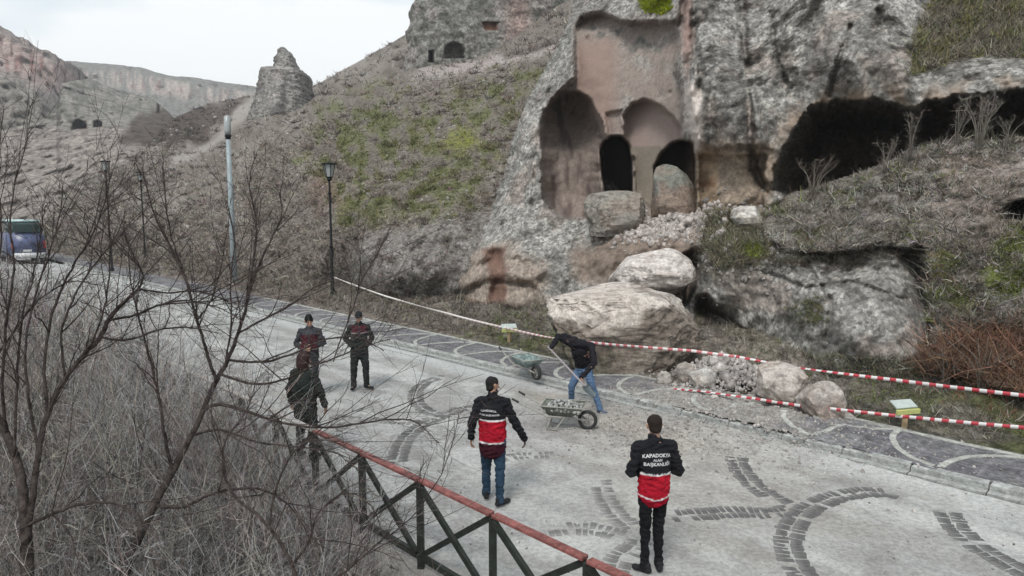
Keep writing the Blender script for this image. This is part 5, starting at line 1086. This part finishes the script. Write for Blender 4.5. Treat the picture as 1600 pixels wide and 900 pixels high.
# ---- bank, ledge, verge
acc = Acc()
p, X, Y = relpts('overgrown_bank', BANKP, 10000); kp = (sdp([(1460, 240), (1600, 240), (1680, 300), (1600, 350), (1530, 400), (1450, 350)], X, Y)+12*nz2(X, Y, 20, 44) < 0) | (RNG.random(len(p)) < .3); kp &= nz2(X, Y, 26, 33) > -.22+.25*RNG.normal(size=len(p))*.3; p, X, Y = p[kp], X[kp], Y[kp]; D = np.linalg.norm(p-np.array([0, 0, CH]), axis=1)
n1 = nz2(X, Y, 50, 2, 4); col = vary((.30, .275, .245), len(p)); dk = RNG.random(len(p)) < .28; col[dk] = vary((.12, .105, .08), dk.sum())
gr = (RNG.random(len(p)) < .65*ss(-20, 20, sdp([(1450, 400), (1600, 330), (1700, 330), (1700, 480), (1480, 480), (1445, 450)], X, Y))*ss(-.4, .3, n1)) | (RNG.random(len(p)) < .35*ss(.0, .5, n1)*(X < 1500)); col[gr] = vary((.155, .175, .05), gr.sum())
rd = sdp([(1440, 590), (1470, 530), (1540, 510), (1700, 520), (1700, 620)], X, Y) > -5; rd &= RNG.random(len(p)) < .7; col[rd] = vary((.19, .11, .075), rd.sum())
s_ = np.where(rd, .34, .15)*RNG.uniform(.5, 1.4, len(p))*(.55+1.1*ss(-.2, .5, nz2(X, Y, 18, 61))); tufts(acc, p, 8, s_*.5, s_*1.3, D*.0009, col, spread=1.0, rad=.9)
p, X, Y = relpts('cliff', LEDGE, 2600); col = vary((.20, .18, .14), len(p)); gr = nz2(X, Y, 45, 6) > -.05; gr &= RNG.random(len(p)) < .55; col[gr] = vary((.17, .165, .07), gr.sum()); tufts(acc, p, 8, .08, .3, .02, col, rad=1)
p, X, Y = relpts('cliff', [(1105, 325), (1190, 340), (1205, 400), (1130, 420), (1100, 390)], 1500); col = vary((.16, .15, .10), len(p)); gr = sdp([(1150, 400), (1160, 380), (1190, 385), (1195, 405)], X, Y) > 0; col[gr] = vary((.19, .22, .03), gr.sum()); tufts(acc, p, 8, .08, .26, .018, col, rad=1)
p, X, Y = relpts('cliff', [(1230, 480), (1280, 460), (1290, 500), (1250, 515)], 160); col = vary((.13, .13, .07), len(p)); tufts(acc, p, 7, .05, .16, .016, col, rad=1)
p, X, Y = relpts('cliff', [(1180, 545), (1430, 560), (1440, 590), (1180, 600)], 900); col = vary((.17, .16, .12), len(p)); tufts(acc, p, 7, .08, .25, .014, col, rad=1)
acc.build('bank_grass', M_VEG, label='dry grass, moss and russet brambles on the bank below the right cave', cat='grass')
p, X, Y = relpts('cliff', [(998, 2), (1004, -8), (1046, -8), (1050, 12), (1036, 21), (1012, 19)], 420); acc = Acc(); tufts(acc, p, 12, .06, .16, .02, vary((.20, .235, .015), len(p), .15), rad=1.4)
acc.build('moss_cushion', M_VEG, label='bright lime green moss cushion on the rim above the carved alcove', cat='moss')
def sheetpts(name, n, wf):
    s1, n1, P = REL[name]; qx, qy = proj(P); D = np.linalg.norm(P-np.array([0, 0, CH]), axis=2); ok = (P[..., 1] > .5) & (qx > -150) & (qx < 1750) & (qy < 1100)
    S, Nn = np.meshgrid(s1, n1); cell = np.gradient(s1)[None, :]*np.gradient(n1)[:, None]
    w_ = cell*wf(S, Nn)/np.maximum(D, 5)**1.6
    p, iy, ix = pick_cells(P, None, None, ok, n, w_); return p, S[iy, ix], Nn[iy, ix]
acc = Acc()
p, S, Nn = sheetpts('verge', 15000, lambda S, Nn: ss(13.05, 13.5, Nn)*(1-.93*ss(5.2, 6.2, S)*(1-ss(10.5, 12, S))*(1-ss(14.4, 15, Nn))))
D = np.linalg.norm(p-np.array([0, 0, CH]), axis=1); n1 = n3(S, Nn, 1.2, 5); col = vary((.20, .18, .15), len(p)); dk = RNG.random(len(p)) < .3; col[dk] = vary((.09, .08, .06), dk.sum())
gr = (RNG.random(len(p)) < .5*ss(-.1, .4, n1)*(S < 16)) | ((abs(S-14.5) < 1.2) & (Nn < 14.3) & (RNG.random(len(p)) < .6)); col[gr] = vary((.12, .14, .045), gr.sum()); rd = (S < 3.2) & (Nn > 14.2) & (RNG.random(len(p)) < .5); col[rd] = vary((.18, .09, .06), rd.sum())
hgt = np.where(S > 15, .28, .17)*RNG.uniform(.4, 1.5, len(p)); tufts(acc, p, 9, hgt*.5, hgt*1.3, D*.0008, col, rad=.9)
acc.build('verge_grass', M_VEG, label='tangled dry grass on the verge behind the pavement', cat='grass')
# ---- undergrowth in front, left
acc = Acc()
def edgew(S, Nn): return (1-ss(3.5, 4.2, Nn+.4*n3(S, Nn, .8, 3)))*ss(-1, 2.5, S)
p, S, Nn = sheetpts('roadside_bank', 16000, edgew); D = np.linalg.norm(p-np.array([0, 0, CH]), axis=1)
col = vary((.33, .295, .275), len(p)); dk = RNG.random(len(p)) < .3; col[dk] = vary((.10, .085, .075), dk.sum()); lt = RNG.random(len(p)) < .18; col[lt] = vary((.34, .31, .28), lt.sum())
h_ = RNG.uniform(.12, .34, len(p)); tufts(acc, p, 10, h_*.5, h_*1.3, np.clip(D*.0006, .004, .02), col, spread=1.3, segs=2, rad=1.2)
acc.build('dead_grass', M_VEG, label='matted grey dead grass and leaf litter at bottom left', cat='grass')
acc = Acc(); nclump = 2300
p, S, Nn = sheetpts('roadside_bank', nclump, lambda S, Nn: (1-ss(3.2, 4.15-.9*(1-ss(5, 7.5, S)), Nn+.2*n3(S, Nn, .8, 3)))*ss(2.0, 5.5, S)*(1+3*ss(7, 9, S)*ss(2.2, 3.2, Nn))); D = np.linalg.norm(p-np.array([0, 0, CH]), axis=1)
Hc = np.clip(.22+.17*(S-3.8), .22, 1.35)*RNG.uniform(.6, 1.15, nclump); k = 11; rep = np.repeat(np.arange(nclump), k); m = len(rep)
base = p[rep]+RNG.normal(size=(m, 3))*np.array([.12, .12, .01]); d = unit(RNG.normal(size=(m, 3))*np.array([.75, .75, .2])+np.array([0, 0, 1.0])); L = Hc[rep]*RNG.uniform(.6, 1.3, m)
tone = np.clip(vary((.44, .38, .345), nclump, .6)[rep]*(1+.25*RNG.normal(size=(m, 1))), .03, .4)
W = np.clip(D[rep]*.0009, .006, .03); r0 = ribbons(base, d, L, W, RNG.normal(size=(m, 3))*L[:, None]*.35-np.array([0, 0, .12])*L[:, None], tone, 4); acc.add(r0)
def forks(par, L, W, tone, k, f, seg):
    C = par[3]; m = len(C); rep = np.repeat(np.arange(m), k); j = RNG.integers(1, C.shape[1]-1, len(rep)); b = C[rep, j]; t_ = unit(C[rep, j+1]-C[rep, j])
    d = unit(t_+RNG.normal(size=(len(rep), 3))*.6+np.array([0, 0, .12])); l = L[rep]*f*RNG.uniform(.5, 1.3, len(rep)); w_ = W[rep]*.68
    r = ribbons(b, d, l, w_, RNG.normal(size=(len(rep), 3))*l[:, None]*.3, np.clip(tone[rep]*(1+.2*RNG.normal(size=(len(rep), 1))), .03, .45), seg); return r, l, w_, tone[rep]
r1, L1, W1, T1 = forks(r0, L, W, tone, 3, .5, 3); acc.add(r1)
r2, L2, W2, T2 = forks(r1, L1, W1, T1*1.15, 1, .55, 2); acc.add(r2)
k2 = 560; p2_, S2, N2 = sheetpts('roadside_bank', k2, lambda S, Nn: (1-ss(3.2, 4.1, Nn))*ss(5.5, 8, S)); rep = np.repeat(np.arange(k2), 6); m = len(rep)
L = RNG.uniform(1.0, 2.3, m)*np.clip(.55+.09*(S2-6), .5, 1.15)[rep]; D2 = np.linalg.norm(p2_-np.array([0, 0, CH]), axis=1)[rep]; tone = np.clip(vary((.25, .215, .195), k2, .7)[rep], .04, .4)
ra = ribbons(p2_[rep]+RNG.normal(size=(m, 3))*np.array([.15, .15, .01]), unit(RNG.normal(size=(m, 3))*np.array([.3, .3, .1])+np.array([0, 0, 1.0])), L, np.clip(D2*.0010, .007, .02), RNG.normal(size=(m, 3))*L[:, None]*.22, tone, 5); acc.add(ra)
rb, Lb, Wb, Tb = forks(ra, L, np.clip(D2*.0010, .007, .02), tone, 4, .35, 3); acc.add(rb); rc = forks(rb, Lb, Wb, Tb*1.1, 2, .5, 2); acc.add(rc[0])
k3 = 200; p3_, S3, N3 = sheetpts('roadside_bank', k3, lambda S, Nn: (1-ss(2.8, 3.7, Nn))*ss(3.5, 6, S)); rep = np.repeat(np.arange(k3), 7); m = len(rep)
L = RNG.uniform(.7, 1.6, m)*np.clip(.45+.1*(S3-4), .4, 1.1)[rep]; tone = np.clip(vary((.27, .23, .21), k3, .6)[rep], .05, .42); w3 = RNG.uniform(.010, .017, m)
ra = ribbons(p3_[rep], unit(RNG.normal(size=(m, 3))*np.array([.7, .7, .2])+np.array([0, 0, .9])), L, w3, RNG.normal(size=(m, 3))*L[:, None]*.45, tone, 6); acc.add(ra)
rb, Lb, Wb, Tb = forks(ra, L, w3, tone, 5, .5, 4); acc.add(rb); rc, Lc, Wc, Tc = forks(rb, Lb, Wb, Tb, 3, .5, 2); acc.add(rc)
acc.build('undergrowth', M_VEG, label='dense bare twiggy undergrowth filling the lower left corner', cat='undergrowth')
# ---- stones and dark scrub on the slopes
pts, sz, cl = [], [], []
for nm, k_, rng_ in (('hillside', 900, (.5, 1)), ('overgrown_bank', 350, (.35, .9))):
    p, X, Y = relpts(nm, None if nm == 'hillside' else BANKP, k_, visible_C if nm == 'hillside' else None); D = np.linalg.norm(p-np.array([0, 0, CH]), axis=1)
    for q, d_ in zip(p, D):
        pts.append(tuple(q)); sz.append(d_*.0028*random.uniform(*rng_)*random.choice((.6, 1, 1, 1.6))); v = random.uniform(.2, .38); cl.append((v, v*.95, v*.89))
scatter_stones('slope_stones', pts, sz, cl, M_STONE, label='small grey stones scattered over the grassy slopes', cat='stones')
acc = Acc(); p, X, Y = relpts('hillside', None, 420, visible_C); D = np.linalg.norm(p-np.array([0, 0, CH]), axis=1); s_ = np.clip(D*.012, .3, 1.1)*RNG.uniform(.5, 1.2, len(p))
tufts(acc, p, 42, s_*.5, s_*1.1, D*.0008, vary((.115, .09, .08), len(p), .35), spread=1.0, segs=3, rad=1.3)
p, X, Y = relpts('overgrown_bank', BANKP, 110); s_ = RNG.uniform(.2, .5, len(p)); tufts(acc, p, 50, s_*.5, s_*1.1, .012, vary((.12, .10, .08), len(p), .4), spread=1.0, segs=3, rad=1.4)
p, X, Y = relpts('cliff', [(1080, 385), (1200, 385), (1300, 400), (1440, 385), (1440, 405), (1300, 425), (1180, 415), (1100, 430)], 120); s_ = RNG.uniform(.15, .4, len(p)); tufts(acc, p, 40, s_*.5, s_*1.1, .012, vary((.10, .09, .07), len(p), .4), spread=1.0, segs=3, rad=1.4)
acc.build('dark_scrub', M_VEG, label='dark low leafless scrub dotted over the hillside and bank', cat='scrub')
# ---- bare trees
M_BARK = mat('bark', base=(.066, .053, .048), var=.65, vscale=14, rough=.95, bump=.03, bscale=35, spec=.1)
def smooth(pl, k=5):
    pts = [(at(x, y, 'D', D), r*(.64 if r > 5 else .74)*D/F) for x, y, D, r in pl]; out = []
    n = len(pts)
    for i in range(n-1):
        g = [pts[max(i-1, 0)][0], pts[i][0], pts[i+1][0], pts[min(i+2, n-1)][0]]
        for j in range(k):
            u = j/k; q = .5*((2*g[1])+(g[2]-g[0])*u+(2*g[0]-5*g[1]+4*g[2]-g[3])*u*u+(3*g[1]-g[0]-3*g[2]+g[3])*u**3)
            out.append((q+Vector([random.uniform(-1, 1)*.006 for _ in range(3)]), pts[i][1]*(1-u)+pts[i+1][1]*u))
    out.append(pts[-1]); return out
def tree(name, trunk, limbs, label, group, sub=4.0, twig=1.0, seed=1):
    rr = random.Random(seed); T = smooth(trunk); base = T[0][0]; root = empty(name, base); meta(root, label, 'tree', group)
    tw = Acc(); allp = []
    def put(nm, S_, sides):
        bm = bmesh.new(); tube(bm, [q-base for q, _ in S_], [max(.0022, r) for _, r in S_], sides); o = bmo(nm, bm, M_BARK, root, True)
    put('trunk', T, 10); subs = []
    for lb in limbs:
        S_ = smooth(lb); put('branch', S_, 7); L = sum((b[0]-a[0]).length for a, b in zip(S_, S_[1:]))
        for _ in range(int(L*sub)+1):
            i = rr.randrange(len(S_)//5, len(S_)-1); q, r = S_[i]; tg = (S_[i+1][0]-S_[i][0]).normalized()
            d = (tg*.8+Vector((rr.gauss(0, .5), rr.gauss(0, .5), rr.gauss(.35, .35)))).normalized(); l = rr.uniform(.35, 1.15); bend = Vector((rr.gauss(0, .16), rr.gauss(0, .16), rr.gauss(.05, .14)))*l
            w_ = min(r*.75, rr.uniform(.005, .010)); s = [(q+d*l*u+bend*u*u, w_*(1-.72*u)) for u in (0, .2, .4, .6, .8, 1)]
            s = [(a+Vector([rr.uniform(-.012, .012) for _ in range(3)]) if i_ else a, b) for i_, (a, b) in enumerate(s)]; subs.append(s)
        allp.append(S_)
    bm = bmesh.new()
    for s in subs: tube(bm, [q-base for q, _ in s], [max(.0018, r) for _, r in s], 4, cap=False)
    o = bmo('twigs', bm, M_BARK, root, True); o['kind'] = 'stuff'
    B_, D_, L_, W_ = [], [], [], []
    for s in subs+allp+allp:
        for i in range(1, len(s)-1):
            for _ in range(2 if rr.random() < .6*twig else (1 if rr.random() < twig else 0)):
                tg = (s[i+1][0]-s[i][0]).normalized(); d = (tg+Vector((rr.gauss(0, .6), rr.gauss(0, .6), rr.gauss(.1, .5)))).normalized(); B_.append(s[i][0]-base); D_.append(d); L_.append(rr.uniform(.08, .42)); W_.append(rr.uniform(.004, .0075))
    B_, D_, L_, W_ = np.array(B_), np.array(D_), np.array(L_), np.array(W_); n = len(B_); tone = np.clip(vary((.085, .07, .066), n, .3), .02, .3)
    a0 = ribbons(B_, D_, L_, W_, RNG.normal(size=(n, 3))*L_[:, None]*.3, tone, 3); tw.add(a0); r1 = forks(a0, L_, W_, tone, 2, .5, 2); tw.add(r1[0])
    tw.build('fine_twigs', M_VEG, root); return root
d1 = 7.2
t1trunk = [(180, 945, 6.7, 14), (205, 865, 6.8, 12), (238, 795, 6.9, 10.5), (270, 735, 7.0, 8.5), (298, 682, 7.1, 7), (318, 640, 7.2, 6)]
t1 = [
 [(318, 640, 7.2, 5.5), (335, 600, 7.2, 5), (352, 570, 7.25, 4.2), (372, 520, 7.3, 3.6), (385, 478, 7.35, 3), (400, 425, 7.4, 2.4), (425, 370, 7.5, 1.8), (440, 335, 7.5, 1.3), (436, 300, 7.5, .9)],
 [(338, 596, 7.2, 4), (325, 555, 7.1, 3.2), (308, 500, 7.05, 2.9), (292, 445, 7.0, 2.5), (272, 395, 7.0, 2.2), (250, 355, 6.9, 1.8), (233, 310, 6.9, 1.4), (222, 262, 6.9, .9)],
 [(300, 470, 7.0, 2), (285, 420, 7.0, 1.8), (268, 370, 7.1, 1.5), (258, 310, 7.1, 1.2), (254, 260, 7.2, .8)],
 [(318, 640, 7.2, 4), (345, 632, 7.1, 3.6), (400, 648, 7.0, 3), (450, 662, 6.9, 2.6), (500, 668, 6.8, 2.3), (560, 662, 6.8, 2), (620, 655, 6.7, 1.6), (652, 662, 6.7, 1.2), (686, 692, 6.6, .8)],
 [(356, 562, 7.25, 3), (400, 566, 7.2, 2.6), (450, 556, 7.2, 2.2), (510, 530, 7.2, 1.9), (560, 528, 7.2, 1.4), (600, 548, 7.2, .9)],
 [(345, 585, 7.2, 3), (400, 600, 7.0, 2.5), (450, 590, 7.0, 2.2), (500, 568, 6.9, 1.8), (560, 545, 6.9, 1.3), (610, 530, 6.9, .8)],
 [(242, 790, 6.9, 4), (285, 792, 6.8, 3.4), (330, 772, 6.7, 3), (390, 762, 6.7, 2.6), (432, 775, 6.6, 2.2), (466, 808, 6.6, 1.6), (486, 850, 6.5, 1)],
 [(300, 680, 7.1, 3), (345, 672, 7.0, 2.5), (400, 690, 6.9, 2.2), (455, 698, 6.8, 1.8), (520, 706, 6.8, 1.4), (560, 735, 6.7, .9)],
 [(385, 478, 7.35, 2.4), (396, 400, 7.4, 1.9), (400, 340, 7.5, 1.4), (390, 290, 7.5, 1.1), (398, 245, 7.5, .7)],
 [(270, 735, 7.0, 4), (258, 685, 6.9, 3.4), (250, 630, 6.9, 2.8), (236, 570, 6.9, 2.3), (218, 500, 6.8, 1.8), (205, 440, 6.8, 1.3), (200, 380, 6.8, .8)],
 [(372, 520, 7.3, 2.4), (410, 500, 7.3, 2), (450, 478, 7.3, 1.7), (490, 450, 7.4, 1.3), (520, 438, 7.4, .8)],
 [(352, 570, 7.25, 2), (362, 500, 7.3, 1.8), (360, 440, 7.35, 1.6), (366, 380, 7.4, 1.3), (356, 320, 7.4, .8)],
 [(308, 500, 7.05, 2), (330, 470, 7.0, 1.6), (345, 420, 7.0, 1.3), (352, 370, 7.0, .9)],
 [(520, 566, 7.2, 1.3), (548, 490, 7.2, 1.4), (565, 440, 7.2, 1.2), (590, 395, 7.2, .9), (607, 365, 7.2, .6)]]
tree('bare_tree', t1trunk, t1, 'leaning bare tree with a forked trunk, its branches spread across the road', 'bare trees in the foreground', 3.4, .75, 4)
t2trunk = [(42, 950, 6.1, 15), (42, 870, 6.2, 14), (38, 790, 6.3, 12), (30, 735, 6.4, 10), (12, 680, 6.5, 8.5), (-8, 640, 6.6, 7), (-30, 560, 6.7, 5)]
t2 = [
 [(40, 850, 6.2, 8), (52, 770, 6.3, 7.5), (60, 705, 6.4, 7), (75, 645, 6.5, 6.4), (102, 592, 6.6, 6), (130, 556, 6.7, 5.5), (156, 528, 6.8, 5), (170, 500, 6.9, 4.4), (190, 476, 6.9, 3.8), (216, 452, 7.0, 3)],
 [(216, 452, 7.0, 2.4), (224, 432, 7.0, 2), (214, 408, 7.0, 1.6), (200, 380, 7.0, 1.3), (190, 345, 7.1, .8)],
 [(216, 452, 7.0, 2.2), (262, 458, 7.0, 1.9), (310, 455, 7.0, 1.6), (355, 470, 7.0, 1.2), (400, 482, 7.0, .7)],
 [(170, 500, 6.9, 2.8), (212, 492, 6.9, 2.5), (245, 478, 6.9, 2.2), (290, 470, 6.9, 1.8), (332, 478, 6.9, 1.3), (372, 496, 6.9, .8)],
 [(158, 528, 6.8, 2.6), (200, 530, 6.8, 2.3), (255, 514, 6.8, 1.9), (300, 512, 6.8, 1.3), (340, 520, 6.8, .8)],
 [(75, 645, 6.5, 3.4), (70, 565, 6.5, 3), (82, 490, 6.6, 2.6), (112, 420, 6.7, 2.2), (142, 370, 6.8, 1.7), (162, 320, 6.8, 1.2), (175, 268, 6.9, .8)],
 [(60, 705, 6.4, 3.2), (45, 620, 6.4, 2.8), (40, 540, 6.4, 2.4), (54, 465, 6.5, 2), (76, 400, 6.5, 1.6), (92, 340, 6.6, 1.1), (98, 290, 6.6, .7)],
 [(10, 680, 6.5, 3.6), (4, 600, 6.4, 3), (10, 500, 6.4, 2.6), (22, 420, 6.4, 2.1), (16, 340, 6.4, 1.6), (30, 262, 6.5, 1.1), (46, 205, 6.5, .7)],
 [(22, 715, 6.4, 3), (26, 600, 6.5, 2.5), (34, 500, 6.5, 2), (52, 430, 6.6, 1.5), (64, 360, 6.6, 1), (72, 320, 6.6, .7)],
 [(102, 592, 6.6, 2.6), (96, 520, 6.6, 2.3), (118, 460, 6.6, 2), (150, 410, 6.7, 1.6), (180, 372, 6.7, 1.1), (196, 330, 6.7, .7)],
 [(-10, 640, 6.6, 3), (-14, 540, 6.6, 2.6), (-4, 440, 6.6, 2.1), (2, 350, 6.6, 1.6), (-4, 270, 6.6, 1.1), (6, 170, 6.6, .7)],
 [(130, 556, 6.7, 2.4), (150, 520, 6.7, 2.1), (166, 470, 6.7, 1.8), (172, 400, 6.8, 1.4), (168, 330, 6.8, 1), (172, 270, 6.8, .6)],
 [(45, 820, 6.2, 4), (90, 800, 6.1, 3.2), (140, 785, 6.0, 2.6), (190, 790, 6.0, 2), (230, 820, 5.9, 1.2)],
 [(-25, 585, 6.7, 2.6), (20, 520, 6.8, 2.2), (60, 470, 6.9, 1.7), (110, 440, 6.9, 1.2), (150, 445, 6.9, .7)]]
tree('bare_tree', t2trunk, t2, 'bare tree rising from the lower left corner with upright thin branches', 'bare trees in the foreground', 3.8, .8, 9)
t3trunk = [(470, 960, 5.6, 5), (462, 900, 5.7, 4.4), (440, 850, 5.8, 3.8), (408, 810, 5.9, 3.2), (370, 780, 6.0, 2.8)]
t3 = [[(455, 885, 5.7, 3), (480, 850, 5.7, 2.6), (500, 800, 5.7, 2.1), (540, 770, 5.7, 1.7), (580, 790, 5.7, 1.2), (600, 840, 5.7, .8)],
 [(420, 825, 5.9, 2.6), (430, 770, 5.9, 2.2), (450, 720, 5.9, 1.9), (480, 690, 5.9, 1.5), (520, 690, 5.9, 1), (560, 710, 5.9, .7)],
 [(370, 780, 6.0, 2.2), (350, 740, 6.0, 1.9), (352, 690, 6.0, 1.5), (380, 650, 6.0, 1.1), (400, 610, 6, .7)],
 [(468, 930, 5.6, 2.4), (530, 900, 5.5, 2), (590, 850, 5.5, 1.6), (640, 810, 5.5, 1.3), (690, 740, 5.5, 1), (718, 650, 5.5, .6)]]
tree('bare_sapling', t3trunk, t3, 'small thin bare sapling in front of the braced fence', 'bare trees in the foreground', 4, .8, 15)
# ---- pale bare shrubs at the mouth of the right cave
M_PALEBARK = mat('pale_bark', base=(.19, .17, .145), var=.3, vscale=6, rough=.95)
def shrub(px, py, n, hpx, wpx, label, grp, seed, tone=(.22, .195, .17), stems=5):
    b = at(px, py, 'n', n); t = tval(px, py, 'n', n); rr = random.Random(seed); root = empty('bare_shrub', b); meta(root, label, 'shrub', grp)
    for k in range(int(stems*1.5)):
        x0 = rr.uniform(-.1, .1)*wpx*t; tx = rr.uniform(-.5, .5)*wpx*t; h = hpx*t*rr.uniform(.7, 1); y1 = rr.uniform(-.25, .2)
        pts_ = [Vector((x0, 0, -.25)), Vector((x0+tx*.15, y1*.2, h*.3)), Vector((x0+tx*.4, y1*.5, h*.6)), Vector((x0+tx*.8, y1, h*.85)), Vector((x0+tx, y1, h))]
        bm = bmesh.new(); tube(bm, pts_, [.013, .011, .008, .005, .003], 5); bmo('stem', bm, M_PALEBARK, root, True)
        B = np.array([tuple(pts_[i].lerp(pts_[i+1], rr.random())) for i in [0, 1, 2, 3]*7]); m = len(B); d = unit(RNG.normal(size=(m, 3))*.7+np.array([0, 0, .8])); l = RNG.uniform(.15, .5, m)*h*.6; W = np.full(m, .008)
        tn = np.clip(vary(tone, m, .25), .04, .5); a = Acc(); r0 = ribbons(B, d, l, W, RNG.normal(size=(m, 3))*l[:, None]*.25, tn, 3); a.add(r0); a.add(forks(r0, l, W, tn, 3, .5, 2)[0]); a.build('twigs', M_VEG, root)
    return root
G_ = 'bare shrubs at the mouth of the right cave'
shrub(1530, 222, 19.6, 78, 60, 'pale many-stemmed bare shrub standing tallest in front of the right cave', G_, 3, stems=7)
shrub(1495, 222, 19.8, 60, 30, 'thin bare shrub just left of the tallest shrub at the right cave', G_, 5, (.17, .15, .13), 4)
shrub(1422, 238, 19.6, 62, 24, 'slender upright bare shrub at the right rim of the deepest cave shadow', G_, 7, (.15, .13, .115), 4)
shrub(1385, 256, 19.4, 40, 40, 'low sparse bare shrub on the bank crest below the cave roof', G_, 8, (.15, .13, .115), 4)
shrub(1575, 222, 19.5, 45, 40, 'dark low bare shrub at the right frame edge before the cave', G_, 9, (.09, .08, .07), 5)
shrub(1270, 300, 18.7, 55, 60, 'brownish bare shrub low in the left corner of the right cave', G_, 10, (.12, .095, .08), 6)
shrub(1540, 600, 14.9, 75, 120, 'russet bramble bush behind the tapes at the right frame edge', 'brambles behind the tapes', 11, (.16, .095, .065), 9)
shrub(1480, 598, 15.0, 55, 80, 'smaller russet bramble left of the big russet bramble bush', 'brambles behind the tapes', 12, (.15, .10, .075), 7)


# ---- air
M_HAZE = bpy.data.materials.new('haze'); M_HAZE.use_nodes = True; t = M_HAZE.node_tree; t.nodes.clear(); o_ = t.nodes.new('ShaderNodeOutputMaterial'); v_ = t.nodes.new('ShaderNodeVolumePrincipled')
v_.inputs['Density'].default_value = .00055; v_.inputs['Color'].default_value = (.93, .95, .97, 1); v_.inputs['Anisotropy'].default_value = .2; t.links.new(v_.outputs[0], o_.inputs['Volume'])
bm = bmesh.new(); box(bm, 0, 600, 61, 1440, 1440, 130); hz_ = bmo('haze', bm, M_HAZE); meta(hz_, 'thin pale haze filling the valley', 'haze', None, 'stuff')
